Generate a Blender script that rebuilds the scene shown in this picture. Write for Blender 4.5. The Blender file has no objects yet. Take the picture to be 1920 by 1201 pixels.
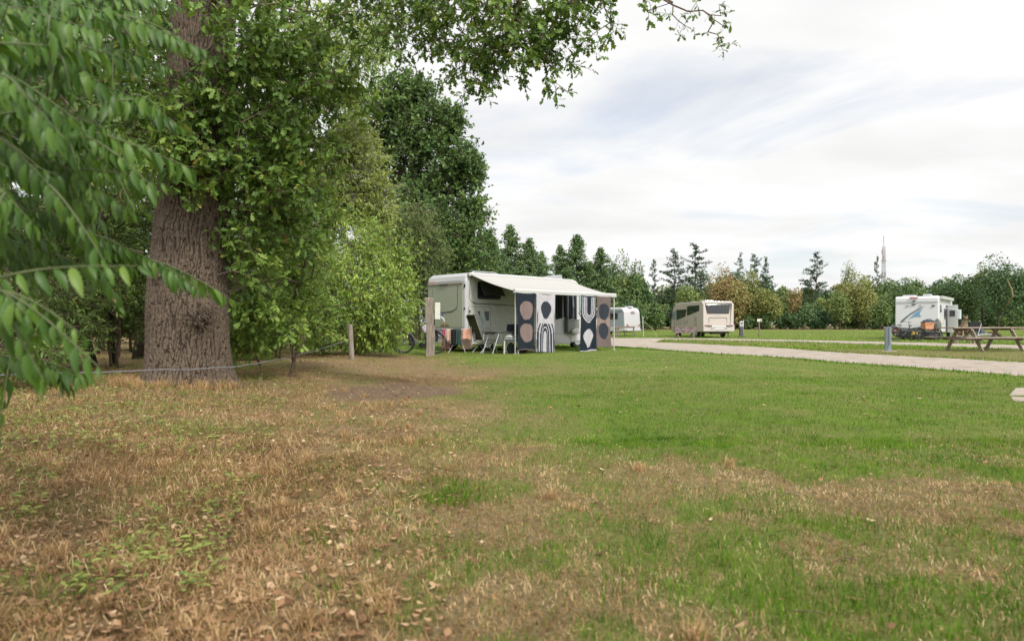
import bpy, bmesh, math, random
import numpy as np
from mathutils import Vector, Matrix
R = math.radians
sc = bpy.context.scene
COL = sc.collection
# ------------------------------------------------------------------ camera
F = 1280.0            # focal length in pixels of a 1920 px wide frame
HOR = 607.0           # horizon row
cam = bpy.data.cameras.new("camera"); cam_ob = bpy.data.objects.new("camera", cam); COL.objects.link(cam_ob)
cam_ob.location = (0, 0, 1.0); cam_ob.rotation_euler = (R(90), 0, 0)
cam.sensor_width = 36; cam.lens = 24; cam.shift_y = 6.5 / 1920
cam.clip_start = 0.05; cam.clip_end = 3000
cam.dof.use_dof = True; cam.dof.focus_distance = 16.0; cam.dof.aperture_fstop = 2.8
sc.camera = cam_ob
# ------------------------------------------------------------------ light
SUN_EL, SUN_AZ = 46.0, 150.0          # azimuth clockwise from +Y (the view direction)
w = bpy.data.worlds.new("World"); sc.world = w; w.use_nodes = True; w.cycles.sampling_method = 'MANUAL'; w.cycles.sample_map_resolution = 512
nt = w.node_tree; N = nt.nodes; L = nt.links; N.clear()
def nd(t, **k):
    n = N.new(t)
    for a, b in k.items(): setattr(n, a, b)
    return n
out = nd("ShaderNodeOutputWorld"); bg = nd("ShaderNodeBackground")
sky = nd("ShaderNodeTexSky", sky_type='NISHITA', sun_disc=False)
sky.sun_elevation = R(SUN_EL); sky.sun_rotation = R(SUN_AZ); sky.air_density = 1.0; sky.dust_density = 1.5
tc = nd("ShaderNodeTexCoord"); sep = nd("ShaderNodeSeparateXYZ"); L.new(tc.outputs['Generated'], sep.inputs[0])
def mth(op, a, b=None, c=None):
    n = nd("ShaderNodeMath", operation=op)
    for i, v in enumerate((a, b, c)):
        if v is None: continue
        if isinstance(v, (int, float)): n.inputs[i].default_value = v
        else: L.new(v, n.inputs[i])
    return n.outputs[0]
zc = mth('ADD', mth('MAXIMUM', sep.outputs[2], 0.0), 0.11)
px = mth('DIVIDE', sep.outputs[0], zc); py = mth('DIVIDE', sep.outputs[1], zc)
cmb = nd("ShaderNodeCombineXYZ"); L.new(px, cmb.inputs[0]); L.new(py, cmb.inputs[1])
mp = nd("ShaderNodeMapping"); mp.inputs['Rotation'].default_value = (0, 0, R(-24)); mp.inputs['Scale'].default_value = (0.62, 0.85, 1); mp.inputs['Location'].default_value = (3.5, 1.0, 0)
L.new(cmb.outputs[0], mp.inputs[0])
n1 = nd("ShaderNodeTexNoise"); n1.inputs['Scale'].default_value = 0.9; n1.inputs['Detail'].default_value = 8; n1.inputs['Roughness'].default_value = 0.56; n1.inputs['Distortion'].default_value = 0.8
L.new(mp.outputs[0], n1.inputs['Vector'])
cr = nd("ShaderNodeValToRGB"); cr.color_ramp.elements[0].position = 0.30; cr.color_ramp.elements[1].position = 0.46
cr.color_ramp.elements[0].color = (0.60, 0.60, 0.60, 1); cr.color_ramp.elements[1].color = (1, 1, 1, 1)
L.new(n1.outputs[0], cr.inputs[0])
n2 = nd("ShaderNodeTexNoise"); n2.inputs['Scale'].default_value = 1.7; n2.inputs['Detail'].default_value = 5
L.new(mp.outputs[0], n2.inputs['Vector'])
crb = nd("ShaderNodeMapRange"); crb.inputs[1].default_value = 0.3; crb.inputs[2].default_value = 0.7; crb.inputs[3].default_value = 0.88; crb.inputs[4].default_value = 1.07
L.new(n2.outputs[0], crb.inputs[0])
skc = nd("ShaderNodeMix", data_type='RGBA', blend_type='MULTIPLY'); skc.inputs[0].default_value = 1
skc.inputs[7].default_value = (0.13, 0.13, 0.13, 1); L.new(sky.outputs[0], skc.inputs[6])
cld = nd("ShaderNodeMix", data_type='RGBA', blend_type='MULTIPLY'); cld.inputs[0].default_value = 1
cld.inputs[6].default_value = (0.755, 0.752, 0.75, 1); L.new(crb.outputs[0], cld.inputs[7])
mix = nd("ShaderNodeMix", data_type='RGBA'); L.new(cr.outputs[0], mix.inputs[0]); L.new(skc.outputs[2], mix.inputs[6]); L.new(cld.outputs[2], mix.inputs[7])
# brighter cloud round the veiled sun
sd = Vector((math.sin(R(SUN_AZ)) * math.cos(R(SUN_EL)), math.cos(R(SUN_AZ)) * math.cos(R(SUN_EL)), math.sin(R(SUN_EL))))
dt = nd("ShaderNodeVectorMath", operation='DOT_PRODUCT'); L.new(tc.outputs['Generated'], dt.inputs[0]); dt.inputs[1].default_value = sd
glow = mth('ADD', mth('MULTIPLY', mth('POWER', mth('MAXIMUM', dt.outputs['Value'], 0.0), 3.0), 1.5), 1.0)
L.new(mix.outputs[2], bg.inputs[0]); L.new(glow, bg.inputs[1]); L.new(bg.outputs[0], out.inputs[0])
sun = bpy.data.lights.new("sun", 'SUN'); sun.energy = 2.3; sun.angle = R(9); sun.color = (1, 0.94, 0.84)
so = bpy.data.objects.new("sun", sun); COL.objects.link(so); so.rotation_euler = sd.to_track_quat('Z', 'Y').to_euler()
sc.view_settings.view_transform = 'Standard'; sc.view_settings.look = 'None'; sc.view_settings.gamma = 1
sc.view_settings.use_curve_mapping = False; sc.view_settings.exposure = 0.42
cy = sc.cycles; cy.max_bounces = 6; cy.diffuse_bounces = 3; cy.glossy_bounces = 2; cy.transmission_bounces = 4; cy.transparent_max_bounces = 4
cy.caustics_reflective = False; cy.caustics_refractive = False; cy.use_denoising = True; cy.sample_clamp_indirect = 6

# ------------------------------------------------------------------ layout helpers (metres)
def gz(x, y):
    """height of the terrain"""
    x = np.asarray(x, float); y = np.asarray(y, float)
    a = np.clip((-x - 1.2 - 0.06 * y) / 3.0, 0, 1); a = a * a * (3 - 2 * a)
    f = np.clip((26 - y) / 8.0, 0, 1)
    return 0.17 * a * f
def X(px, d): return (px - 960) / F * d
def Z(py, d): return 1.0 - (py - HOR) / F * d
def G(px, py, z=0.0):
    d = (1.0 - z) * F / (py - HOR); return (X(px, d), d)
rng = np.random.default_rng(7)
def hash2(ix, iy, s=0):
    n = (ix.astype(np.int64) * 374761393 + iy.astype(np.int64) * 668265263 + s * 974711) & 0x7fffffff
    n = ((n ^ (n >> 13)) * 1274126177) & 0x7fffffff
    return ((n ^ (n >> 16)) & 0xffff) / 65535.0
def vnoise(x, y, s=0):
    x = np.asarray(x, float); y = np.asarray(y, float)
    ix = np.floor(x); iy = np.floor(y); fx = x - ix; fy = y - iy
    fx = fx * fx * (3 - 2 * fx); fy = fy * fy * (3 - 2 * fy)
    a = hash2(ix, iy, s); b = hash2(ix + 1, iy, s); c = hash2(ix, iy + 1, s); d = hash2(ix + 1, iy + 1, s)
    return a + (b - a) * fx + (c - a) * fy + (a - b - c + d) * fx * fy
def fbm(x, y, s=0, o=4):
    t = 0; a = .5
    for i in range(o): t = t + a * vnoise(x * 2 ** i, y * 2 ** i, s + i); a *= .5
    return t / (1 - .5 ** o)
def sst(a, b, v): t = np.clip((v - a) / (b - a), 0, 1); return t * t * (3 - 2 * t)

# ------------------------------------------------------------------ object helpers
def tag(o, label=None, cat=None, group=None, kind=None):
    if label: o["label"] = label
    if cat: o["category"] = cat
    if group: o["group"] = group
    if kind: o["kind"] = kind
    return o
def thing(name, label, cat, loc=(0, 0, 0), rz=0, group=None):
    o = bpy.data.objects.new(name, None); COL.objects.link(o); o.location = loc; o.rotation_euler = (0, 0, rz)
    o.empty_display_size = 0.2
    return tag(o, label, cat, group)
def link(name, me, parent=None):
    o = bpy.data.objects.new(name, me); COL.objects.link(o)
    if parent: o.parent = parent
    return o
def dup(root, loc=None, rz=None, label=None, parent=None, scale=None):
    c = root.copy(); COL.objects.link(c); c.parent = parent
    if loc is not None: c.location = loc
    if rz is not None: c.rotation_euler = (0, 0, rz)
    if label: c["label"] = label
    if scale: c.scale = scale
    for ch in list(root.children): dup(ch, parent=c)
    return c
def np_mesh(name, V, faces_flat, sizes, mat=None, attrs=None, smooth=False):
    me = bpy.data.meshes.new(name)
    V = np.ascontiguousarray(V, np.float32); faces_flat = np.ascontiguousarray(faces_flat, np.int32); sizes = np.asarray(sizes, np.int32)
    me.vertices.add(len(V)); me.vertices.foreach_set("co", V.ravel())
    me.loops.add(len(faces_flat)); me.loops.foreach_set("vertex_index", faces_flat)
    me.polygons.add(len(sizes)); st = np.zeros(len(sizes), np.int32); st[1:] = np.cumsum(sizes)[:-1]
    me.polygons.foreach_set("loop_start", st)
    try: me.polygons.foreach_set("loop_total", sizes)
    except Exception: pass
    if smooth: me.polygons.foreach_set("use_smooth", np.ones(len(sizes), bool))
    for k, a in (attrs or {}).items():
        at = me.attributes.new(k, 'FLOAT', 'POINT'); at.data.foreach_set("value", np.ascontiguousarray(a, np.float32))
    if mat: me.materials.append(mat)
    me.update(calc_edges=True); return me
class MB:
    """collects simple shapes into one mesh"""
    def __init__(s): s.v = []; s.f = []; s.m = []; s.mi = 0
    def add(s, vs, fs):
        b = len(s.v); s.v += [tuple(v) for v in vs]; s.f += [[i + b for i in f] for f in fs]; s.m += [s.mi] * len(fs); return s
    def box(s, c, d, rz=0, rx=0, ry=0):
        M = Matrix.Rotation(rz, 3, 'Z') @ Matrix.Rotation(ry, 3, 'Y') @ Matrix.Rotation(rx, 3, 'X'); c = Vector(c)
        vs = [c + M @ Vector((a * d[0] / 2, b * d[1] / 2, e * d[2] / 2)) for e in (-1, 1) for b in (-1, 1) for a in (-1, 1)]
        return s.add(vs, [[0, 2, 3, 1], [4, 5, 7, 6], [0, 1, 5, 4], [2, 6, 7, 3], [0, 4, 6, 2], [1, 3, 7, 5]])
    def bar(s, p, q, w_, h_=None, up=(0, 0, 1)):
        p = Vector(p); q = Vector(q); a = (q - p).normalized(); u = Vector(up)
        if abs(a.dot(u)) > .98: u = Vector((1, 0, 0))
        b = a.cross(u).normalized(); c = b.cross(a); h_ = h_ or w_
        vs = [P + b * i * w_ / 2 + c * j * h_ / 2 for P in (p, q) for j in (-1, 1) for i in (-1, 1)]
        return s.add(vs, [[0, 2, 3, 1], [4, 5, 7, 6], [0, 1, 5, 4], [2, 6, 7, 3], [0, 4, 6, 2], [1, 3, 7, 5]])
    def tube(s, pts, r, n=8, closed=False, cap=True):
        pts = [Vector(p) for p in pts]; k = len(pts); rs = r if isinstance(r, (list, tuple)) else [r] * k; vs = []; fs = []; ref = None
        for i, p in enumerate(pts):
            if closed: a = pts[(i + 1) % k] - pts[i - 1]
            else: a = pts[min(i + 1, k - 1)] - pts[max(i - 1, 0)]
            a.normalize()
            if ref is None: ref = Vector((0, 0, 1)) if abs(a.z) < .9 else Vector((1, 0, 0))
            b = a.cross(ref).normalized(); c = b.cross(a); ref = c
            vs += [p + (b * math.cos(t) + c * math.sin(t)) * rs[i] for t in [2 * math.pi * j / n for j in range(n)]]
        for i in range(k if closed else k - 1):
            for j in range(n):
                a0 = i * n; b0 = ((i + 1) % k) * n; fs.append([a0 + j, a0 + (j + 1) % n, b0 + (j + 1) % n, b0 + j])
        if cap and not closed: fs += [list(range(n))[::-1], [(k - 1) * n + j for j in range(n)]]
        return s.add(vs, fs)
    def prism(s, prof, y0, y1, axis='y'):
        """profile in XZ extruded along Y ('y'), in YZ along X ('x') or XY along Z ('z')"""
        k = len(prof); m = {'y': lambda a, b, t: (a, t, b), 'x': lambda a, b, t: (t, a, b), 'z': lambda a, b, t: (a, b, t)}[axis]
        vs = [m(a, b, y0) for a, b in prof] + [m(a, b, y1) for a, b in prof]
        return s.add(vs, [list(range(k))[::-1], [k + i for i in range(k)]] + [[i, (i + 1) % k, k + (i + 1) % k, k + i] for i in range(k)])
    def ring(s, c, r, tr, axis='y', n=28, m=6):
        c = Vector(c); pts = []
        for i in range(n):
            t = 2 * math.pi * i / n; a, b = r * math.cos(t), r * math.sin(t)
            pts.append(c + Vector({'y': (a, 0, b), 'x': (0, a, b), 'z': (a, b, 0)}[axis]))
        return s.tube(pts, tr, m, closed=True)
    def build(s, name, mat, parent=None, bevel=0, smooth=False, seg=2):
        me = bpy.data.meshes.new(name); me.from_pydata(s.v, [], s.f)
        for x in (mat if isinstance(mat, (list, tuple)) else [mat]): me.materials.append(x)
        if any(s.m): me.polygons.foreach_set("material_index", s.m)
        bm = bmesh.new(); bm.from_mesh(me); bmesh.ops.recalc_face_normals(bm, faces=bm.faces); bm.to_mesh(me); bm.free()
        if smooth: me.polygons.foreach_set("use_smooth", [True] * len(me.polygons))
        o = link(name, me, parent)
        if bevel:
            b = o.modifiers.new("bevel", 'BEVEL'); b.width = bevel; b.segments = seg; b.limit_method = 'ANGLE'; b.angle_limit = R(30)
        return o
def rrect(x0, x1, z0, z1, r, n=5):
    p = []
    for cx, cz, a0 in ((x1 - r, z1 - r, 0), (x0 + r, z1 - r, 90), (x0 + r, z0 + r, 180), (x1 - r, z0 + r, 270)):
        for i in range(n + 1):
            a = R(a0 + 90 * i / n); p.append((cx + r * math.cos(a), cz + r * math.sin(a)))
    return p

# ------------------------------------------------------------------ materials
def newmat(name):
    m = bpy.data.materials.new(name); m.use_nodes = True; return m, m.node_tree, m.node_tree.nodes['Principled BSDF']
def simple(name, col, rough=.5, metal=0, var=.08, scale=8, bump=0, bscale=60, coat=0, dirt=None, emis=None):
    m, t, p = newmat(name); p.inputs['Roughness'].default_value = rough; p.inputs['Metallic'].default_value = metal
    if rough >= .88: p.inputs['Specular IOR Level'].default_value = .12
    if coat: p.inputs['Coat Weight'].default_value = coat
    tcn = t.nodes.new("ShaderNodeTexCoord"); nz = t.nodes.new("ShaderNodeTexNoise"); nz.inputs['Scale'].default_value = scale; nz.inputs['Detail'].default_value = 5
    t.links.new(tcn.outputs['Object'], nz.inputs['Vector'])
    r = t.nodes.new("ShaderNodeValToRGB"); r.color_ramp.elements[0].position = .3; r.color_ramp.elements[1].position = .7
    r.color_ramp.elements[0].color = tuple(c * (1 - var) for c in col) + (1,); r.color_ramp.elements[1].color = tuple(min(1, c * (1 + var)) for c in col) + (1,)
    if dirt: r.color_ramp.elements[0].color = tuple(dirt) + (1,)
    t.links.new(nz.outputs[0], r.inputs[0]); t.links.new(r.outputs[0], p.inputs['Base Color'])
    if bump:
        n2_ = t.nodes.new("ShaderNodeTexNoise"); n2_.inputs['Scale'].default_value = bscale; n2_.inputs['Detail'].default_value = 4; t.links.new(tcn.outputs['Object'], n2_.inputs['Vector'])
        b = t.nodes.new("ShaderNodeBump"); b.inputs['Strength'].default_value = bump; b.inputs['Distance'].default_value = .02
        t.links.new(n2_.outputs[0], b.inputs['Height']); t.links.new(b.outputs[0], p.inputs['Normal'])
    return m
def wood(name, ca, cb, sc_=(2, 2, 30), rough=.85, axis_scale=None, bump=.5):
    m, t, p = newmat(name); p.inputs['Roughness'].default_value = rough
    tcn = t.nodes.new("ShaderNodeTexCoord"); mpn = t.nodes.new("ShaderNodeMapping"); mpn.inputs['Scale'].default_value = sc_
    nz = t.nodes.new("ShaderNodeTexNoise"); nz.inputs['Scale'].default_value = 3; nz.inputs['Detail'].default_value = 8; nz.inputs['Roughness'].default_value = .65
    t.links.new(tcn.outputs['Object'], mpn.inputs[0]); t.links.new(mpn.outputs[0], nz.inputs['Vector'])
    r = t.nodes.new("ShaderNodeValToRGB"); r.color_ramp.elements[0].position = .32; r.color_ramp.elements[1].position = .68
    r.color_ramp.elements[0].color = ca + (1,); r.color_ramp.elements[1].color = cb + (1,)
    t.links.new(nz.outputs[0], r.inputs[0]); t.links.new(r.outputs[0], p.inputs['Base Color'])
    b = t.nodes.new("ShaderNodeBump"); b.inputs['Strength'].default_value = bump; b.inputs['Distance'].default_value = .02
    t.links.new(nz.outputs[0], b.inputs['Height']); t.links.new(b.outputs[0], p.inputs['Normal'])
    return m
def leafmat(name, stops, trans=.35, rough=.48, spec=.45):
    """leaf colour picked per leaf by the 'tint' attribute; part of the light passes through"""
    m, t, p = newmat(name); p.inputs['Roughness'].default_value = rough; p.inputs['Specular IOR Level'].default_value = spec
    at = t.nodes.new("ShaderNodeAttribute"); at.attribute_name = 'tint'
    r = t.nodes.new("ShaderNodeValToRGB"); e = r.color_ramp.elements
    while len(e) < len(stops): e.new(.5)
    for i, (q, c) in enumerate(stops): e[i].position = q; e[i].color = tuple(c) + (1,)
    t.links.new(at.outputs['Fac'], r.inputs[0]); t.links.new(r.outputs[0], p.inputs['Base Color'])
    if trans:
        tr = t.nodes.new("ShaderNodeBsdfTranslucent"); mx = t.nodes.new("ShaderNodeMixShader"); mx.inputs[0].default_value = trans * .7
        hs = t.nodes.new("ShaderNodeHueSaturation"); hs.inputs['Hue'].default_value = .485; hs.inputs['Saturation'].default_value = 1.1; hs.inputs['Value'].default_value = 1.5
        t.links.new(r.outputs[0], hs.inputs['Color']); t.links.new(hs.outputs[0], tr.inputs[0])
        o = t.nodes['Material Output']; t.links.new(p.outputs[0], mx.inputs[1]); t.links.new(tr.outputs[0], mx.inputs[2]); t.links.new(mx.outputs[0], o.inputs[0])
    return m

# ------------------------------------------------------------------ leaves and branches
def tmpl(stations, fold=.25, curl=.15, quads=True):
    """leaf outline as stations (x, half width) along the midrib"""
    xs = [a for a, b in stations]; ws = [b for a, b in stations]; V = []; Fc = []
    idx = []
    for x, w_ in stations:
        zc_ = -curl * x * x
        if w_ <= 0: idx.append((len(V),) * 3); V.append((x, 0, zc_))
        else:
            b = len(V); V += [(x, 0, zc_), (x + .02, w_, zc_ + fold * w_), (x + .02, -w_, zc_ + fold * w_)]; idx.append((b, b + 1, b + 2))
    for i in range(len(idx) - 1):
        a, b = idx[i], idx[i + 1]
        for k in (1, 2):
            q = [a[0], b[0], b[k], a[k]] if k == 2 else [a[0], a[k], b[k], b[0]]
            u = []
            for v in q:
                if v not in u: u.append(v)
            if len(u) > 2: Fc.append(u)
    return np.array(V, float), Fc
T_OAK = tmpl([(0, 0), (.2, .11), (.3, .06), (.45, .24), (.55, .1), (.72, .27), (.82, .12), (1, 0)], .2, .2)
T_LANCE = tmpl([(0, 0), (.35, .15), (.7, .11), (1, 0)], .3, .3)
T_CHEST = tmpl([(0, 0), (.08, .04), (.2, .12), (.24, .105), (.36, .16), (.4, .14), (.52, .165), (.56, .145), (.68, .14), (.72, .115), (.84, .08), (1, 0)], .35, .5)
T_DIA = tmpl([(0, 0), (.5, .33), (1, 0)], .2, .1)
T_TRI = (np.array([(0, .0, 0), (1, .3, 0), (.7, -.45, 0)]), [[0, 1, 2]])
T_QUAD = (np.array([(0, .3, 0), (.5, -.2, .1), (1.1, .1, 0), (.45, .5, -.05)]), [[0, 1, 2, 3]])
def norm(v): return v / np.maximum(np.linalg.norm(v, axis=-1, keepdims=True), 1e-9)
def leaves_mesh(name, P, D, Nn, S, T, mat, tint, smooth=False):
    """P base points, D leaf directions, Nn approximate normals, S lengths"""
    D = norm(D); B = norm(np.cross(Nn, D)); Nn = np.cross(D, B)
    TV, TF = T; n = len(P); k = len(TV)
    V = P[:, None] + S[:, None, None] * (TV[None, :, 0, None] * D[:, None] + TV[None, :, 1, None] * B[:, None] + TV[None, :, 2, None] * Nn[:, None])
    ff = np.concatenate([np.array(f) for f in TF]); sz = np.array([len(f) for f in TF])
    FF = (ff[None] + (np.arange(n) * k)[:, None]).ravel(); SZ = np.tile(sz, n)
    return np_mesh(name, V.reshape(-1, 3), FF, SZ, mat, {'tint': np.repeat(tint, k)}, smooth)
def tubes_mesh(name, A, B, ra, rb, mat, n=5):
    ax = norm(B - A); ref = np.where(np.abs(ax[:, 2:3]) > .9, np.array([[1., 0, 0]]), np.array([[0, 0, 1.]]))
    u = norm(np.cross(ax, ref)); v = np.cross(ax, u); t = np.arange(n) * 2 * np.pi / n
    ring = u[:, None] * np.cos(t)[None, :, None] + v[:, None] * np.sin(t)[None, :, None]
    VA = A[:, None] + ring * ra[:, None, None]; VB = (B + ax * rb[:, None] * .4)[:, None] + ring * rb[:, None, None]
    V = np.concatenate([VA, VB], 1).reshape(-1, 3); m = len(A); j = np.arange(n); jn = (j + 1) % n
    q = np.stack([j, jn, jn + n, j + n], 1).ravel()
    FF = (q[None] + (np.arange(m) * 2 * n)[:, None]).ravel()
    return np_mesh(name, V, FF, np.full(m * n, 4), mat, None, True)
def grow(root, rr, pts, step=.5, bend=.12, tip=.004, pw=.48, hub=None, pathw=.35, g=None):
    """branch network: joins every target point to the nearest good node"""
    g = g or rng
    P = [np.array(p, float) for p in root]; par = [-1] + list(range(len(root) - 1)); pl = [0.0]
    for i in range(1, len(P)): pl.append(pl[-1] + .3 * np.linalg.norm(P[i] - P[i - 1]))
    hub = np.array(hub if hub is not None else root[-1], float)
    order = np.argsort(np.min([np.linalg.norm(pts - q, axis=1) for q in P], 0)); ends = []
    A = np.array(P); PL = np.array(pl)
    cap = len(P) + len(pts) * 12; buf = np.zeros((cap, 3)); buf[:len(P)] = A; plb = np.zeros(cap); plb[:len(P)] = PL; n = len(P)
    for i in order:
        t = pts[i]; d = np.linalg.norm(buf[:n] - t, axis=1); c = d + pathw * plb[:n] + np.maximum(0, buf[:n, 2] - t[2]) * .12
        j = int(np.argmin(c)); k = max(1, int(d[j] / step)); prev = j; base = buf[j].copy()
        for s_ in range(1, k + 1):
            if n >= cap: break
            f = s_ / k; q = base + (t - base) * f
            if s_ < k: q = q + g.normal(0, bend * step, 3) + np.array([0, 0, .1 * d[j] * math.sin(math.pi * f)])
            buf[n] = q; plb[n] = plb[prev] + np.linalg.norm(q - buf[prev]); par.append(prev); prev = n; n += 1
        ends.append(prev)
    P = buf[:n]; cnt = np.zeros(n)
    for e in ends: cnt[e] += 1
    for i in range(n - 1, 0, -1): cnt[par[i]] += cnt[i]
    rad = tip * np.maximum(cnt, .6) ** pw
    par = np.array(par); k0 = len(root)
    e = np.arange(k0, n); ra = np.minimum(rad[par[e]], rad[e] * 1.25); rb = rad[e]
    dirs = norm(P[ends] - P[par[ends]])
    return P[par[e]], P[e], ra, rb, P[ends], dirs
def blob_points(blobs, n, g, shell=.45, zmin=None):
    """points in a set of ellipsoids (cx,cy,cz,rx,ry,rz,weight), more of them towards the outside"""
    B = np.array([b[:6] for b in blobs]); wt = np.array([b[6] if len(b) > 6 else b[3] * b[4] + b[4] * b[5] + b[3] * b[5] for b in blobs]); wt = wt / wt.sum()
    k = g.choice(len(B), n, p=wt); d = norm(g.normal(size=(n, 3))); r = g.random(n) ** shell
    P = B[k, :3] + d * r[:, None] * B[k, 3:6]
    if zmin is not None: P[:, 2] = np.maximum(P[:, 2], zmin + g.random(n) * .3)
    return P
def foliage(ends, dirs, per, tw, nl, size, T, mat, g, name='crown', droop=.15, up=.8, tint=None, twl=.25, twmat=None, spread=1.0):
    """twigs round each end point with a rosette of leaves on each twig"""
    n = len(ends) * per; E = np.repeat(ends, per, 0); Dd = norm(np.repeat(dirs, per, 0) * .6 + g.normal(size=(n, 3)) + np.array([0, 0, -droop]))
    ln = twl * (.4 + g.random(n)); Tp = E + Dd * ln[:, None]
    tA, tB = E, Tp
    m = n * nl; Q = np.repeat(Tp, nl, 0) - np.repeat(Dd * ln[:, None], nl, 0) * (g.random(m) ** 1.5 * .7)[:, None]
    ld = norm(np.repeat(Dd, nl, 0) * .7 + g.normal(size=(m, 3)) * spread + np.array([0, 0, -droop]))
    nn = g.normal(size=(m, 3)) * .55 + np.array([0, 0, up]) + np.array([.1, -.3, 0])
    S = size * (.5 + .75 * g.random(m))
    clus = np.repeat(np.repeat(g.random(len(ends)), per, 0), nl, 0)
    tn = np.clip(.6 * clus + .4 * g.random(m), 0, 1); tn = np.where(g.random(m) < .012, .96 + .04 * g.random(m), tn * .97)
    if tint is not None: tn = tint(tn, Q)
    return leaves_mesh(name, Q, ld, nn, S, T, mat, tn), tA, tB
# ================================================================== GROUND
def green_at(x, y):
    """share of living grass, 0 straw .. 1 lush"""
    n1_ = fbm(x * .55 + 7, y * .4, 11); n2_ = fbm(x * 1.9, y * 1.3, 21); n3_ = vnoise(x * 5, y * 4, 33)
    xb = np.interp(y, [0, 5, 6, 8.5, 12, 18, 24, 200], [1.0, .35, -.15, -.7, -1.0, -1.5, -6, -60])
    a = sst(-.9, 1.1, (x - xb) + (n1_ - .5) * 2.2)
    b = sst(-1.6, 1.5, (y - (5.0 - .10 * x)) + (fbm(x * .45 + 3, y * .5, 12) - .5) * 4.2 + (n2_ - .5) * 1.8)
    lush = np.clip(a * b + (fbm(x * 3.3, y * 2.2, 27) - .5) * .9 * 4 * a * b * (1 - a * b) + (n2_ - .5) * .5 * (1 - np.abs(2 * a * b - 1)), 0, 1)
    n4_ = fbm(x * 3.1 + 5, y * 2.4, 24); tuft = np.maximum(sst(.48, .72, n2_) * .42, sst(.54, .66, n4_) * .6) * (.25 + .6 * sst(-2.0, 1.0, x)) + (.04 + .22 * sst(-.6, 1.2, x)) * sst(.15, .6, n1_)
    v = np.maximum(lush * (.55 + .6 * n2_), tuft)
    # drier band in front of the awning, yellowish strip between the tracks
    band = np.exp(-((y - 14.5 - .25 * x) / 2.4) ** 2) * sst(3.8, -1, x) * .42 + np.exp(-((y - 11) / 1.2) ** 2 - ((x - 2.2) / 1.6) ** 2) * .3 * sst(.4, .6, n2_)
    v = v - band
    left = sst(-.2, -2.2, x + .03 * y) * sst(24, 18, y); v = v * (1 - .8 * left) + left * (.3 * sst(.5, .7, n2_) + .04)
    return np.clip(v, 0, 1)
def bald_at(x, y):
    n = fbm(x * 2.3, y * 2.3, 51)
    e = ((x + 1.75) / 1.0) ** 2 + ((y - 10.1) / 1.25) ** 2
    return np.clip(sst(1.3, .4, e + (n - .5) * 1.4), 0, 1)
# tracks, given as outlines on the ground
TRK1_NEAR = [G(*p) for p in [(1130, 646.5), (1150, 647.5), (1196, 652), (1251, 657), (1345, 663.5), (1480, 671), (1560, 678.5), (1740, 691), (1920, 706), (2150, 727), (2500, 760)]]
TRK1_FAR = [G(*p) for p in [(1130, 634), (1160, 634.5), (1215, 635.5), (1240, 638.5), (1214, 640.5), (1262, 642), (1300, 643.5), (1392, 648), (1480, 653), (1560, 659.7), (1740, 669), (1920, 679), (2150, 691), (2500, 712)]]
TRK2_NEAR = [G(*p) for p in [(1215, 636.2), (1304, 637.0), (1392, 638.6), (1480, 640.3), (1560, 643), (1740, 648.5), (1920, 655), (2150, 664), (2500, 680)]]
TRK2_FAR = [G(*p) for p in [(1150, 633.9), (1304, 634.8), (1392, 635.9), (1480, 637.2), (1560, 639), (1740, 643), (1920, 647.5), (2150, 653), (2500, 664)]]
def resample(pl, n):
    pl = np.array(pl); s_ = np.r_[0, np.cumsum(np.linalg.norm(np.diff(pl, axis=0), axis=1))]; t = np.linspace(0, s_[-1], n)
    return np.stack([np.interp(t, s_, pl[:, i]) for i in (0, 1)], 1)
def in_poly(x, y, poly):
    poly = np.array(poly); ins = np.zeros(np.shape(x), bool); j = len(poly) - 1
    for i in range(len(poly)):
        xi, yi = poly[i]; xj, yj = poly[j]
        c = ((yi > y) != (yj > y)) & (x < (xj - xi) * (y - yi) / (yj - yi + 1e-12) + xi); ins ^= c; j = i
    return ins
POLY1 = TRK1_NEAR + TRK1_FAR[::-1]; POLY2 = TRK2_NEAR + TRK2_FAR[::-1]
LINKP = [G(1150, 633.6), G(1245, 634.6), G(1245, 637), G(1196, 652.5), G(1085, 650), G(1090, 634)]

ys = np.concatenate([np.linspace(-14, 1, 40), 1 + (np.linspace(0, 1, 420) ** 2.3) * 60, np.geomspace(62, 900, 60)]); ys = np.unique(np.round(ys, 4))
xs = np.sinh(np.linspace(-6.6, 6.6, 420)) * .85
GX, GY = np.meshgrid(xs, ys); gx, gy = GX.ravel(), GY.ravel()
und = (fbm(gx * 1.2, gy * 1.2, 3) - .5) * .07 * sst(60, 10, gy) + (fbm(gx * 6, gy * 6, 4, 3) - .5) * .05 * sst(11, 5, gy)
on = in_poly(gx, gy, POLY1) | in_poly(gx, gy, POLY2) | in_poly(gx, gy, LINKP)
near_road = (gy > 11) & (gx > -1)
gzv = gz(gx, gy) + und * np.where(near_road, .35, 1)
GV = np.stack([gx, gy, gzv], 1)
nx, ny = len(xs), len(ys); ii = (np.arange(ny - 1)[:, None] * nx + np.arange(nx - 1)[None]).ravel()
GFc = np.stack([ii, ii + 1, ii + 1 + nx, ii + nx], 1).ravel()
m, t, p = newmat("turf_and_straw"); p.inputs['Roughness'].default_value = .95; p.inputs['Specular IOR Level'].default_value = .15
def N_(tt, tp, **k):
    n = tt.nodes.new(tp)
    for a, b in k.items(): setattr(n, a, b)
    return n
tcn = N_(t, "ShaderNodeTexCoord")
def noi(tt, vec, sc_, det=6, ro=.6):
    n = N_(tt, "ShaderNodeTexNoise"); n.inputs['Scale'].default_value = sc_; n.inputs['Detail'].default_value = det; n.inputs['Roughness'].default_value = ro
    tt.links.new(vec, n.inputs['Vector']); return n.outputs[0]
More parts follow.
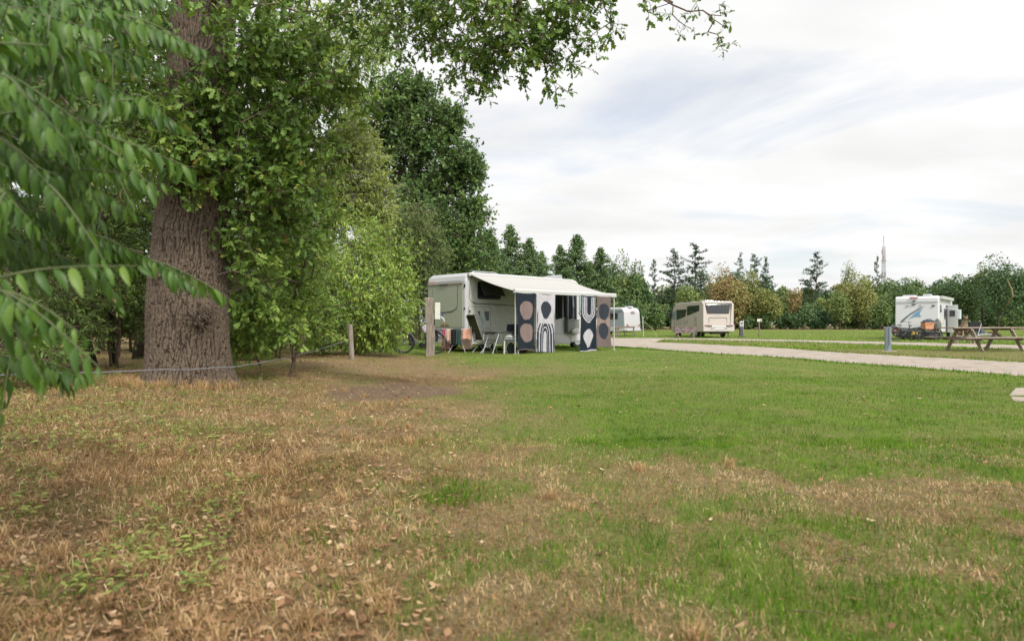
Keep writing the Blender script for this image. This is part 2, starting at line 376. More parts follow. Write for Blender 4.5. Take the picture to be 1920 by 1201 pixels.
def ramp(tt, src, st):
    r = N_(tt, "ShaderNodeValToRGB"); e = r.color_ramp.elements
    while len(e) < len(st): e.new(.5)
    for i, (q, c) in enumerate(st): e[i].position = q; e[i].color = tuple(c) + (1,)
    tt.links.new(src, r.inputs[0]); return r.outputs[0]
def mixc(tt, f, a, b, mode='MIX'):
    n = N_(tt, "ShaderNodeMix", data_type='RGBA', blend_type=mode)
    if isinstance(f, (int, float)): n.inputs[0].default_value = f
    else: tt.links.new(f, n.inputs[0])
    tt.links.new(a, n.inputs[6]); tt.links.new(b, n.inputs[7]); return n.outputs[2]
ob = tcn.outputs['Object']
f_, c_ = noi(t, ob, 38, 8, .75), noi(t, ob, 1.3, 5)
straw = ramp(t, f_, [(.25, (.06, .042, .024)), (.5, (.20, .142, .075)), (.72, (.40, .30, .17))])
grn = ramp(t, f_, [(.25, (.024, .048, .007)), (.5, (.06, .12, .013)), (.75, (.13, .22, .026))])
gold = ramp(t, c_, [(.3, (.12, .19, .03)), (.7, (.24, .265, .065))])
grn2 = mixc(t, noi(t, ob, .35, 4), grn, gold)
ga = N_(t, "ShaderNodeAttribute", attribute_name='green'); ba = N_(t, "ShaderNodeAttribute", attribute_name='bald')
base = mixc(t, ga.outputs['Fac'], straw, grn2)
soil = ramp(t, noi(t, ob, 9, 8, .7), [(.3, (.09, .06, .04)), (.7, (.24, .17, .11))])
base = mixc(t, ba.outputs['Fac'], base, soil)
t.links.new(base, p.inputs['Base Color'])
bp = N_(t, "ShaderNodeBump"); bp.inputs['Strength'].default_value = .8; bp.inputs['Distance'].default_value = .03
t.links.new(f_, bp.inputs['Height']); t.links.new(bp.outputs[0], p.inputs['Normal'])
gv = green_at(gx, gy)
fieldmix = sst(26, 34, gy) * sst(-6, 0, gx + .13 * gy + 1)
gv = gv * (1 - fieldmix) + fieldmix * (.62 + .35 * fbm(gx * .12, gy * .05, 61))
isl = in_poly(gx, gy, TRK1_FAR + TRK2_NEAR[::-1]); gv = np.where(isl, .12 + .55 * fbm(gx * .5, gy * 1.1, 71), gv)
wood_edge = sst(100, 125, gy - .1 * np.abs(gx)); gv = gv * (1 - wood_edge * .8)
me = np_mesh("ground", GV, GFc, np.full(len(ii), 4), m, {'green': gv, 'bald': bald_at(gx, gy)}, True)
tag(link("ground", me), kind='structure')
# gravel tracks
m, t, p = newmat("pale_gravel"); p.inputs['Roughness'].default_value = .95; p.inputs['Specular IOR Level'].default_value = .2
ob = N_(t, "ShaderNodeTexCoord").outputs['Object']
gr = ramp(t, noi(t, ob, 55, 6, .8), [(.3, (.20, .17, .145)), (.5, (.41, .355, .31)), (.7, (.60, .535, .48))])
gr2 = ramp(t, noi(t, ob, 1.6, 9, .72), [(.32, (.55, .54, .46)), (.5, (.88, .87, .84)), (.68, (1, 1, 1))])
t.links.new(mixc(t, 1.0, gr, gr2, 'MULTIPLY'), p.inputs['Base Color'])
bp = N_(t, "ShaderNodeBump"); bp.inputs['Strength'].default_value = .5; bp.inputs['Distance'].default_value = .02
t.links.new(noi(t, ob, 70, 4, .7), bp.inputs['Height']); t.links.new(bp.outputs[0], p.inputs['Normal'])
M_GRAVEL = m
def strip(name, near, far, n, rag, z0=.022, cols=9):
    a = resample(near, n); b = resample(far, n); d = norm(b - a); s1 = np.arange(n) * .7
    a = a + d * ((fbm(s1, s1 * 0, 81) - .5) * rag)[:, None]; b = b + d * ((fbm(s1, s1 * 0 + 9, 82) - .5) * rag)[:, None]
    f = np.linspace(0, 1, cols); P = a[:, None] * (1 - f)[None, :, None] + b[:, None] * f[None, :, None]
    z = z0 + .015 * np.sin(np.pi * f)[None] + (fbm(P[..., 0] * 1.5, P[..., 1] * 1.5, 83) - .5) * .02
    z[:, 0] = z[:, -1] = -.03
    V = np.concatenate([P, z[..., None]], 2).reshape(-1, 3); k = (np.arange(n - 1)[:, None] * cols + np.arange(cols - 1)).ravel()
    return link(name, np_mesh(name, V, np.stack([k, k + cols, k + cols + 1, k + 1], 1).ravel(), np.full(len(k), 4), M_GRAVEL, None, True))
tag(strip("gravel_track", TRK1_NEAR, [TRK1_FAR[i] for i in range(len(TRK1_FAR)) if i not in (2, 3)], 420, .8), kind='structure')
tag(strip("gravel_path", TRK2_NEAR, TRK2_FAR, 200, .3, .03), kind='structure')
tag(strip("gravel_turning", [G(1196, 652.3), G(1246, 637)], [G(1110, 649), G(1130, 633.9)], 60, .3, .034), kind='structure')
sp = [G(*q) for q in [(1893, 742), (1905, 729), (1960, 727), (2050, 735), (2040, 756), (1960, 757), (1900, 753)]]
tag(MB().prism([(x, y) for x, y in sp], -.02, .016, 'z').build("sand_patch", M_GRAVEL), kind='structure')

# ------------------------------------------------------------------ grass, straw, litter
M_GRASS = leafmat("grass_blades", [(0, (0.032, 0.083, 0.006)), (.35, (0.073, 0.172, 0.009)), (.65, (0.128, 0.255, 0.017)), (.88, (0.212, 0.364, 0.040)), (1, (0.391, 0.520, 0.146))], .35, .7, .12)
M_STRAW = leafmat("straw_blades", [(0, (0.058, 0.035, 0.018)), (.3, (0.180, 0.109, 0.048)), (.6, (0.371, 0.244, 0.116)), (.85, (0.530, 0.374, 0.192)), (1, (0.721, 0.561, 0.346))], .25, .85, .08)
M_LITTER = leafmat("dry_leaves", [(0, (0.100, 0.051, 0.025)), (.35, (0.229, 0.123, 0.062)), (.75, (0.419, 0.277, 0.156)), (.95, (0.598, 0.473, 0.321)), (1, (0.499, 0.349, 0.053))], .15, .7, .25)
M_WEED = leafmat("weed_leaves", [(0, (0.085, 0.140, 0.028)), (1, (0.317, 0.360, 0.092))], .3, .6, .3)
def ground_z(x, y):
    u_ = (fbm(x * 1.2, y * 1.2, 3) - .5) * .07 * sst(60, 10, y) + (fbm(x * 6, y * 6, 4, 3) - .5) * .05 * sst(11, 5, y)
    return gz(x, y) + u_ * np.where((y > 11) & (x > -1), .35, 1)
def blades(name, mat, x, y, h, wd, lean, tint, two=True):
    n = len(x); z = ground_z(x, y) - .004; a = rng.random(n) * 2 * np.pi; b = rng.random(n) * 2 * np.pi
    sx, sy = np.cos(a) * wd, np.sin(a) * wd; lx, ly = np.cos(b) * lean * h, np.sin(b) * lean * h
    P0 = np.stack([x - sx, y - sy, z], 1); P1 = np.stack([x + sx, y + sy, z], 1)
    T_ = np.stack([x + lx, y + ly, z + h * np.sqrt(np.maximum(1 - lean ** 2, .05))], 1)
    if two:
        M0 = np.stack([x - sx * .8 + lx * .35, y - sy * .8 + ly * .35, z + h * .55], 1); M1 = np.stack([x + sx * .8 + lx * .35, y + sy * .8 + ly * .35, z + h * .55], 1)
        V = np.stack([P0, P1, M1, M0, T_], 1).reshape(-1, 3); FF = (np.array([0, 1, 2, 3, 3, 2, 4])[None] + (np.arange(n) * 5)[:, None]).ravel(); SZ = np.tile([4, 3], n); k = 5
    else:
        V = np.stack([P0, P1, T_], 1).reshape(-1, 3); FF = np.arange(n * 3); SZ = np.full(n, 3); k = 3
    return np_mesh(name, V, FF, SZ, mat, {'tint': np.repeat(tint, k)})
def scatter(n, y0, y1, k=.85, extra=.6):
    y = y0 + (y1 - y0) * rng.random(n); x = (rng.random(n) * 2 - 1) * (k * y + extra); return x, y
def offroad(x, y): return ~(in_poly(x, y, POLY1) | in_poly(x, y, POLY2) | in_poly(x, y, LINKP) | in_poly(x, y, sp))
VG, VF, VS, VA = [], [], [], []
def merge(meshes, name, mat):
    """joins generated blade meshes into one"""
    V, Fl, S_, T_ = [], [], [], []; off = 0
    for q in meshes:
        n = len(q.vertices); v = np.empty(n * 3, np.float32); q.vertices.foreach_get("co", v); V.append(v.reshape(-1, 3))
        l = np.empty(len(q.loops), np.int32); q.loops.foreach_get("vertex_index", l); Fl.append(l + off)
        s_ = np.empty(len(q.polygons), np.int32); q.polygons.foreach_get("loop_total", s_); S_.append(s_)
        a = np.empty(n, np.float32); q.attributes['tint'].data.foreach_get("value", a); T_.append(a); off += n; bpy.data.meshes.remove(q)
    return np_mesh(name, np.concatenate(V), np.concatenate(Fl), np.concatenate(S_), mat, {'tint': np.concatenate(T_)})
gm, sm = [], []
for (n, y0, y1, hw) in ((150000, 1.1, 6, .0014), (150000, 5.5, 13, .0022), (110000, 12, 30, .0045)):
    x, y = scatter(n, y0, y1); k = offroad(x, y) & (bald_at(x, y) < .35 + .3 * rng.random(n)); x, y = x[k], y[k]
    gr_ = green_at(x, y); isg = rng.random(len(x)) < gr_ * 1.05
    isg |= (y > 24)
    xg, yg = x[isg], y[isg]; n_ = len(xg)
    lush_ = green_at(xg, yg); hh = (.025 + .035 * rng.random(n_)) * (.6 + .7 * fbm(xg * 2, yg * 2, 91)) * (1 + .15 * (lush_ > .8))
    hh = np.where(yg > 12, hh * .8, hh)
    gm.append(blades("g", M_GRASS, xg, yg, hh, hw * (.7 + .6 * rng.random(n_)), .2 + .6 * rng.random(n_), np.clip(.05 + .3 * fbm(xg * .8, yg * .8, 92) + .55 * (vnoise(xg * 13, yg * 9, 98) - .3) + .25 * (vnoise(xg * 4, yg * 3, 99) - .4) + .35 * (rng.random(n_) - .3), 0, 1), y1 < 13))
    xs_, ys_ = x[~isg], y[~isg]; n_ = len(xs_)
    lf = sst(.3, -1.6, xs_); hh = (.014 + .03 * rng.random(n_)) * (1 + 1.5 * lf * sst(.35, .7, fbm(xs_ * 1.3, ys_ * 1.3, 93)))
    sm.append(blades("s", M_STRAW, xs_, ys_, hh, hw * (.7 + .6 * rng.random(n_)), .6 + .38 * rng.random(n_), np.clip(.02 + .16 * sst(-1.5, .5, xs_) + .5 * fbm(xs_ * 1.5, ys_ * 1.5, 94) + .5 * (vnoise(xs_ * 15, ys_ * 12, 88) - .35) + .35 * (vnoise(xs_ * 4, ys_ * 3, 87) - .4) + .5 * (rng.random(n_) - .3), 0, 1), y1 < 13))
# tall tangled straw on the left bank
n = 34000; y = 1.1 + 9.5 * rng.random(n) ** 1.2; x = -.25 * y - .2 - rng.random(n) * (.62 * y + .4); k = fbm(x * 1.6, y * 1.6, 95) > .42; x, y = x[k], y[k]; n_ = len(x)
sm.append(blades("s", M_STRAW, x, y, (.035 + .075 * rng.random(n_)) * (.5 + .9 * fbm(x * .9, y * .9, 55)), .0016 * (.7 + .6 * rng.random(n_)), .7 + .28 * rng.random(n_), np.clip(.2 + .8 * rng.random(n_), 0, 1)))
# tufts along the track edges
for pl, wdt in ((TRK1_NEAR, .25), (TRK1_FAR, .3), (TRK2_NEAR, .3), (TRK2_FAR, .3)):
    e = resample(pl, 3600); x = e[:, 0] + rng.normal(0, wdt, 3600); y = e[:, 1] + rng.normal(0, wdt, 3600); k = offroad(x, y); x, y = x[k], y[k]
    gm.append(blades("g", M_GRASS, x, y, .05 + .07 * rng.random(len(x)), .007 + .006 * rng.random(len(x)), .2 + .6 * rng.random(len(x)), rng.random(len(x)) * .6, False))
# tufts of finer green grass in the straw
for tx, ty, tr, nn_ in [(-.40, 3.95, .15, 800), (-.34, 3.8, .1, 250), (-1.3, 4.6, .2, 350), (.55, 2.6, .16, 300), (.9, 2.15, .2, 350), (1.2, 2.5, .2, 300), (-.6, 2.5, .12, 160), (-.9, 3.1, .16, 250), (1.5, 3.3, .25, 300), (-.1, 2.9, .2, 200), (.3, 4.6, .25, 300)]:
    x = tx + rng.normal(0, tr, nn_); y = ty + rng.normal(0, tr, nn_)
    gm.append(blades("g", M_GRASS, x, y, .03 + .05 * rng.random(nn_), .0011 + .0008 * rng.random(nn_), .2 + .6 * rng.random(nn_), rng.random(nn_) * .7))
# field beyond the tracks: sparse taller blades
n = 60000; y = 27 + 70 * rng.random(n) ** 1.5; x = (rng.random(n) * 1.35 - .35) * .85 * y; k = offroad(x, y); x, y = x[k], y[k]
gm.append(blades("g", M_GRASS, x, y, .05 + .06 * rng.random(len(x)), .012 + .01 * rng.random(len(x)), .2 + .6 * rng.random(len(x)), np.clip(.3 + .7 * fbm(x * .3, y * .1, 96) * rng.random(len(x)) * 1.4, 0, 1), False))
tag(link("grass", merge(gm, "grass", M_GRASS)), 'short green grass of the camping field with yellowing tips', 'grass', kind='stuff')
tag(link("dry_grass", merge(sm, "dry_grass", M_STRAW)), 'dried straw coloured grass in the foreground and under the big oak', 'dry grass', kind='stuff')
# tussocks of long bleached straw
TU = []
for i in range(150):
    y0_ = 1.5 + 9 * rng.random() ** 1.3; x0_ = -.12 * y0_ - .1 - rng.random() * .75 * y0_
    if i % 5 == 0 and y0_ < 5: x0_ = (rng.random() * 2 - 1) * .7 * y0_
    k_ = 60; aa = rng.random(k_) * 6.283; rr_ = .05 * rng.random(k_)
    TU.append(np.stack([x0_ + rr_ * np.cos(aa), y0_ + rr_ * np.sin(aa), np.full(k_, .045 + .07 * rng.random())], 1))
for i in range(60):
    an = -2.9 + 2.7 * rng.random(); ro = .62 + .30 * rng.random(); k_ = 45; aa = rng.random(k_) * 6.283; rr_ = .05 * rng.random(k_)
    TU.append(np.stack([X(352, 9.5) + ro * math.cos(an) + rr_ * np.cos(aa), 9.5 + ro * math.sin(an) + rr_ * np.sin(aa), np.full(k_, .08 + .12 * rng.random())], 1))
TU = np.concatenate(TU); sm_t = blades("s", M_STRAW, TU[:, 0], TU[:, 1], TU[:, 2] * (.6 + .6 * rng.random(len(TU))), .0019 * (.7 + .6 * rng.random(len(TU))), .35 + .6 * rng.random(len(TU)), np.clip(.45 + .5 * rng.random(len(TU)), 0, 1))
tag(link("straw_tussocks", merge([sm_t], "straw_tussocks", M_STRAW)), 'tussocks of longer bleached straw standing in the dry foreground', 'straw', kind='stuff')
# fallen oak leaves
def litter(n, fx, s0, s1, T=T_OAK):
    x, y = fx(n); k = offroad(x, y); x, y = x[k], y[k]; n = len(x); z = ground_z(x, y) + .012 + .02 * rng.random(n)
    a = rng.random(n) * 6.283; D = np.stack([np.cos(a), np.sin(a), rng.normal(0, .12, n)], 1); Nn = np.stack([rng.normal(0, .22, n), rng.normal(0, .22, n), np.ones(n)], 1)
    return leaves_mesh("l", np.stack([x, y, z], 1), D, Nn, s0 + (s1 - s0) * rng.random(n), T, M_LITTER, np.clip(rng.beta(1.6, 2.0, n), 0, 1))
T_DRY = tmpl([(0, 0), (.18, .15), (.28, .12), (.42, .30), (.52, .2), (.68, .34), (.8, .2), (.92, .16), (1, 0)], -.25, -.18)
lt = [litter(420, lambda n: scatter(n, 1.6, 9), .025, .05, T_DRY), litter(500, lambda n: scatter(n, 7, 22), .04, .07, T_DRY),
      litter(3600, lambda n: (lambda y: (-.05 * y - .1 - rng.random(n) * .8 * y, y))(1.2 + 7 * rng.random(n) ** 1.2), .02, .045, T_DRY), litter(5200, lambda n: (lambda y: (-.12 * y - .3 - rng.random(n) * .75 * y, y))(1.2 + 13 * rng.random(n) ** 1.3), .018, .045, T_DRY)]
lt.append(litter(4200, lambda n: scatter(n, 1.4, 12), .008, .024, T_OAK)); lt.append(litter(5200, lambda n: (lambda y: (-.1 * y - .2 - rng.random(n) * .75 * y, y))(1.2 + 11 * rng.random(n)), .010, .028, T_DIA))
tag(link("fallen_leaves", merge(lt, "fallen_leaves", M_LITTER)), 'dry curled oak leaves scattered over the straw and grass', 'fallen leaves', kind='stuff')
n = 4800; y = 2.4 + 15 * rng.random(n); x = -.28 * y - .4 - rng.random(n) * .5 * y; k = fbm(x * .9, y * .9, 97) > .44; x, y = x[k], y[k]; n = len(x)
cx = np.repeat(x, 4); cyy = np.repeat(y, 4); a = rng.random(n * 4) * 6.283
D = np.stack([np.cos(a), np.sin(a), .3 + .5 * rng.random(n * 4)], 1)
wm = leaves_mesh("ground_weeds", np.stack([cx, cyy, ground_z(cx, cyy) + .02 + .05 * rng.random(n * 4)], 1), D, rng.normal(0, .4, (n * 4, 3)) + np.array([0, 0, 1]), (.016 + .03 * rng.random(n * 4)), T_CHEST, M_WEED, rng.random(n * 4))
tag(link("ground_weeds", wm), 'low green weeds and seedlings growing in the straw under the trees', 'weeds', kind='stuff')
# twigs lying about
M_TWIG = simple("twig_bark", (.12, .085, .06), .9, var=.3)
mb = MB(); rs = random.Random(3)
for i in range(60):
    y = 1.7 + 9 * rs.random() ** 1.5; x = (rs.random() * 2 - 1) * .7 * y; a = rs.random() * 6.3; l_ = .04 + .09 * rs.random(); z = float(ground_z(x, y)) + .02
    mb.tube([(x, y, z), (x + l_ * .5 * math.cos(a), y + l_ * .5 * math.sin(a), z + .012), (x + l_ * math.cos(a + .3), y + l_ * math.sin(a + .3), z)], [.003, .0025, .0015], 5)
tag(mb.build("fallen_twigs", M_TWIG), 'thin fallen twigs lying in the dry grass', 'twigs', kind='stuff')

# ================================================================== THE BIG OAK
def worley(u, v, nu, s=0):
    """F2-F1 of jittered cells, periodic in u with nu cells"""
    iu = np.floor(u); iv = np.floor(v); F1 = np.full(u.shape, 9.); F2 = F1.copy()
    for a in (-1, 0, 1):
        for b in (-1, 0, 1):
            cu, cv = iu + a, iv + b; h1 = hash2(np.mod(cu, nu), cv, s); h2 = hash2(np.mod(cu, nu), cv, s + 5)
            d = np.hypot(u - (cu + .1 + .8 * h1), v - (cv + .1 + .8 * h2)); m_ = d < F1
            F2 = np.where(m_, F1, np.minimum(F2, d)); F1 = np.where(m_, d, F1)
    return F2 - F1
m, t, p = newmat("oak_bark"); p.inputs['Roughness'].default_value = .93; p.inputs['Specular IOR Level'].default_value = .15
ob = N_(t, "ShaderNodeTexCoord").outputs['Object']
plate = ramp(t, noi(t, ob, 22, 8, .75), [(.3, (.07, .053, .040)), (.5, (.125, .097, .074)), (.72, (.21, .167, .13))])
moss = ramp(t, noi(t, ob, 1.6, 4), [(.55, (.0, .0, .0)), (.8, (.22, .22, .22))]); gcol = N_(t, "ShaderNodeRGB"); gcol.outputs[0].default_value = (.15, .145, .10, 1)
plate = mixc(t, moss, plate, gcol.outputs[0])
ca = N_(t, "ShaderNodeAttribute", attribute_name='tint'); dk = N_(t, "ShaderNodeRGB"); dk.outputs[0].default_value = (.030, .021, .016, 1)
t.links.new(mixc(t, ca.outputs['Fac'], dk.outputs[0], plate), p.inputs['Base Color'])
bp = N_(t, "ShaderNodeBump"); bp.inputs['Strength'].default_value = .7; bp.inputs['Distance'].default_value = .02; t.links.new(noi(t, ob, 45, 6, .7), bp.inputs['Height']); t.links.new(bp.outputs[0], p.inputs['Normal'])
M_BARK = m
OD = 9.5; OX = X(352, OD); OZ = float(gz(OX, OD)) - .05
def trunk_mesh(name, h=9.0, na=420, nz=900):
    z = np.concatenate([np.linspace(0, 4.2, int(nz * .75)), np.linspace(4.2, h, int(nz * .25) + 1)[1:]]); a = np.arange(na) * 2 * np.pi / na; A_, Z_ = np.meshgrid(a, z)
    r = .50 - .012 * Z_ + .11 * np.exp(-Z_ / .30) * (1 + .6 * np.sin(3 * A_ + 1) + .25 * np.sin(5 * A_)) + .025 * np.sin(2 * A_ + Z_ * .7) + .02 * np.exp(-((Z_ - 1.2) / .5) ** 2)
    wu = A_ / (2 * np.pi) * 44; c_, s_ = np.cos(A_), np.sin(A_)
    warp = (fbm(c_ * 3 + 9 + Z_ * 2.3, s_ * 3 + Z_ * 4.1, 5) - .5) * 1.7
    wu = A_ / (2 * np.pi) * 48; e = worley(wu + warp, Z_ * 3.3 + (fbm(c_ * 5 + 3, s_ * 5 + Z_ * 3, 8) - .5) * 1.6 + .9 * np.sin(wu * 2.1), 48, 2)
    e2 = worley(wu * 2 + warp * 1.4, Z_ * 13, 96, 17)
    plate_ = sst(.0, .20, e); r = r + plate_ * .022 + sst(.0, .35, e2) * .005 - .026
    kn = np.exp(-(((A_ - 5.45) * .5) / .15) ** 2 - ((Z_ - .98) / .16) ** 2); kn2 = np.exp(-(((A_ - 4.3) * .5) / .08) ** 2 - ((Z_ - 1.5) / .09) ** 2)
    r = r + kn * .12 * (.7 + .6 * vnoise(A_ * 14, Z_ * 16, 41)) + kn2 * .05
    lean = .035 * Z_ * sst(.5, 3, Z_) + .012 * np.maximum(Z_ - 2, 0)
    V = np.stack([r * c_ + lean, r * s_, Z_], 2).reshape(-1, 3)
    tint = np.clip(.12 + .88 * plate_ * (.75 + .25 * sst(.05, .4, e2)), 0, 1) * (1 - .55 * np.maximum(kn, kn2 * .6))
    k, nzz = np.arange(na), len(z); q = np.stack([k, (k + 1) % na, (k + 1) % na + na, k + na], 1).ravel()
    FF = (q[None] + (np.arange(nzz - 1) * na)[:, None]).ravel()
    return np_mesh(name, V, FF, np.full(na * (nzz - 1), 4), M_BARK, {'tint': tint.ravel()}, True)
M_LIMB = simple("limb_bark", (.13, .10, .075), .9, var=.35, scale=14, bump=.5, bscale=40)
OAKC = [(0, (0.040, 0.080, 0.018)), (.35, (0.081, 0.150, 0.027)), (.7, (0.140, 0.231, 0.042)), (.93, (0.224, 0.312, 0.067)), (.985, (0.349, 0.364, 0.083)), (1, (0.414, 0.322, 0.093))]
M_OAK = leafmat("oak_leaf", OAKC, .34, .5, .3)
M_OAKL = leafmat("oak_leaf_light", [(0, (0.087, 0.158, 0.034)), (.4, (0.161, 0.265, 0.055)), (.8, (0.269, 0.391, 0.083)), (.96, (0.404, 0.479, 0.121)), (.99, (0.530, 0.454, 0.108)), (1, (0.497, 0.252, 0.096))], .38, .5, .3)
def px_blob(pxc, pyc, d, rpx, rpy, rd, wt=1.0):
    return (X(pxc, d), d, Z(pyc, d), rpx / F * d, rd, rpy / F * d, wt)
oak = thing('oak_tree', 'huge old oak with deeply furrowed grey bark and spreading leafy limbs', 'tree', (OX, OD, OZ))
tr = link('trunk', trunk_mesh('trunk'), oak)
g1 = np.random.default_rng(11)
root = [(OX + .035 * z * min(1, max(0, (z - .5) / 2.5)) + .012 * max(z - 2, 0), OD, OZ + z) for z in (1.2, 2.2, 3.2, 4.2, 5.2, 6.2, 7.2, 8.6)]
bl = [px_blob(120, 90, 9.2, 260, 190, 1.6, 1.5), px_blob(250, 60, 10.4, 130, 170, .9, .8), px_blob(470, 80, 8.9, 60, 120, .8, .7), px_blob(520, 60, 9.5, 190, 170, 1.5, 2.0), px_blob(600, 180, 9.8, 90, 110, 1.0, .7),
      px_blob(480, 230, 9.4, 120, 110, 1.0, 1.2), px_blob(450, 350, 9.3, 110, 80, .8, .9), px_blob(520, 400, 9.9, 80, 90, .8, .9), px_blob(545, 300, 10.2, 60, 90, .8, .7),
      px_blob(300, 215, 8.9, 80, 90, .6, .7), px_blob(390, 165, 8.8, 55, 65, .35, .45), px_blob(370, 290, 8.8, 90, 55, .4, .6), px_blob(200, 300, 10.8, 120, 90, .9, .8), px_blob(60, 240, 10.5, 150, 120, .9, .9),
      px_blob(470, 480, 9.6, 60, 70, .5, .5), px_blob(330, -180, 9.5, 420, 130, 2.2, 2.2), px_blob(700, -60, 9.5, 100, 90, 1.5, .5)]
pts = blob_points(bl, 760, g1, .4)
A1 = grow(root, 0, pts, .45, .14, .0042, .5, g=g1)
cm, ta, tb = foliage(A1[4], A1[5], 4, None, 8, .132, T_OAK, M_OAK, g1, twl=.3)

def part_np(name, me, root):
    """generated world-space mesh becomes a part of the thing"""
    me.transform(Matrix.Translation(-Vector(root.location))); o = link(name, me, root); return o
def cat4(*A): return [np.concatenate([a[i] for a in A]) for i in range(4)]
part_np('crown', cm, oak)
tw = np.full(len(ta), .0028)
part_np('branches', tubes_mesh('branches', *cat4(A1[:4], (ta, tb, tw, tw * .6)), M_LIMB, 5), oak)
# the limb that reaches over the lawn
limb = [(OX + .25, 9.5, OZ + 5.0), (X(560, 9.4), 9.4, Z(-150, 9.4)), (X(700, 9.1), 9.1, Z(-125, 9.1)), (X(830, 8.8), 8.8, Z(-90, 8.8)), (X(960, 8.4), 8.4, Z(-80, 8.4)), (X(1090, 8.1), 8.1, Z(-62, 8.1)), (X(1200, 7.9), 7.9, Z(-30, 7.9)), (X(1260, 7.7), 7.7, Z(5, 7.7))]
bl = [px_blob(780, -20, 8.9, 80, 90, .7, .9), px_blob(820, 60, 8.8, 60, 70, .5, .7), px_blob(900, 20, 8.5, 90, 100, .6, 1.3), px_blob(890, 120, 8.5, 45, 55, .35, .5), px_blob(980, 30, 8.3, 90, 85, .5, 1.1),
      px_blob(1030, 90, 8.2, 50, 60, .35, .5), px_blob(1060, 10, 8.1, 60, 60, .4, .6), px_blob(950, 110, 8.4, 60, 50, .35, .4), px_blob(1130, -20, 8.0, 70, 40, .4, .35), px_blob(740, 70, 9.0, 30, 50, .4, .22), px_blob(700, 10, 9.2, 50, 60, .5, .45)]
pts = np.concatenate([blob_points(bl, 250, g1, .5), np.array([(X(a, d), d, Z(b, d)) for a, b, d in [(868, 182, 8.5), (903, 170, 8.5), (930, 150, 8.4), (1042, 165, 8.2), (1035, 150, 8.2), (975, 140, 8.3), (1078, 120, 8.1), (1100, 85, 8.1), (840, 150, 8.6), (1145, 42, 8.0), (1150, 60, 8.0), (770, 120, 8.9), (1215, 20, 7.8), (1210, 5, 7.8), (1112, 64, 8.0)]])])
A2 = grow(limb, 0, pts, .28, .16, .0032, .5, g=g1)
cm, ta, tb = foliage(A2[4], A2[5], 4, None, 6, .105, T_OAK, M_OAK, g1, twl=.2)
part_np('overhanging_foliage', cm, oak)
LA = np.array(limb); lr = np.array([.085, .075, .065, .055, .045, .034, .022, .014]); tw = np.full(len(ta), .0026)
part_np('overhanging_limb', tubes_mesh('overhanging_limb', *cat4(A2[:4], (ta, tb, tw, tw * .6), (LA[:-1], LA[1:], lr[:-1], lr[1:])), M_LIMB, 6), oak)
# bare thin twig end with a few leaves
g1b = np.random.default_rng(5)
end = [(X(1235, 7.7), 7.7, Z(-6, 7.7)), (X(1262, 7.65), 7.65, Z(10, 7.65)), (X(1290, 7.6), 7.6, Z(22, 7.6)), (X(1318, 7.5), 7.5, Z(20, 7.5)), (X(1340, 7.5), 7.5, Z(38, 7.5))]
pts = np.array([(X(a, 7.6 + .1 * g1b.normal()), 7.6, Z(b, 7.6)) for a, b in [(1276, 40), (1280, 62), (1285, 48), (1300, 58), (1322, 60), (1345, 65), (1352, 80), (1360, 95), (1362, 84), (1350, 50), (1365, 40), (1358, 30), (1310, 5), (1340, 8), (1330, 28), (1268, 28), (1350, 18), (1300, 22)]])
A3 = grow(end, 0, pts, .12, .22, .0028, .5, g=g1b)
cm, ta, tb = foliage(A3[4], A3[5], 2, None, 4, .07, T_OAK, M_OAK, g1b, twl=.08)
part_np('twig_leaves', cm, oak); EA = np.array(end); er = np.array([.013, .011, .009, .007, .005]); tw = np.full(len(ta), .0018)
part_np('bare_twigs', tubes_mesh('bare_twigs', *cat4(A3[:4], (ta, tb, tw, tw * .6), (EA[:-1], EA[1:], er[:-1], er[1:])), M_LIMB, 5), oak)
# dead side twigs on the trunk and the twiggy burr
mb = MB(); rs = random.Random(9)
for i in range(46):
    a = rs.uniform(-1.25, -.2); c = Vector((OX + .54 * math.cos(a * .8 - .3), OD + .58 * math.sin(a * .8 - .3), OZ + .98 + rs.uniform(-.14, .16)))
    d = Vector((math.cos(a), math.sin(a), rs.uniform(-.6, .6))) * rs.uniform(.08, .2); mb.tube([c, c + d * .6, c + d + Vector((rs.uniform(-.04, .04), 0, rs.uniform(-.05, .05)))], [.006, .004, .002], 4)
for z0, l_ in ((2.05, .45), (1.85, -.35), (2.4, .3), (1.55, .5)):
    mc = MB(); c = Vector((OX + math.copysign(.5, l_), OD - .2, OZ + z0)) - oak.location; mc.tube([c, c + Vector((l_ * .5, -.1, .05)), c + Vector((l_, -.1, -.02))], [.012, .008, .004], 5); mc.build('dead_twig', M_LIMB, oak)
for v in range(len(mb.v)): mb.v[v] = tuple(np.array(mb.v[v]) - np.array(oak.location))
mb.build('burr_twigs', M_LIMB, oak)

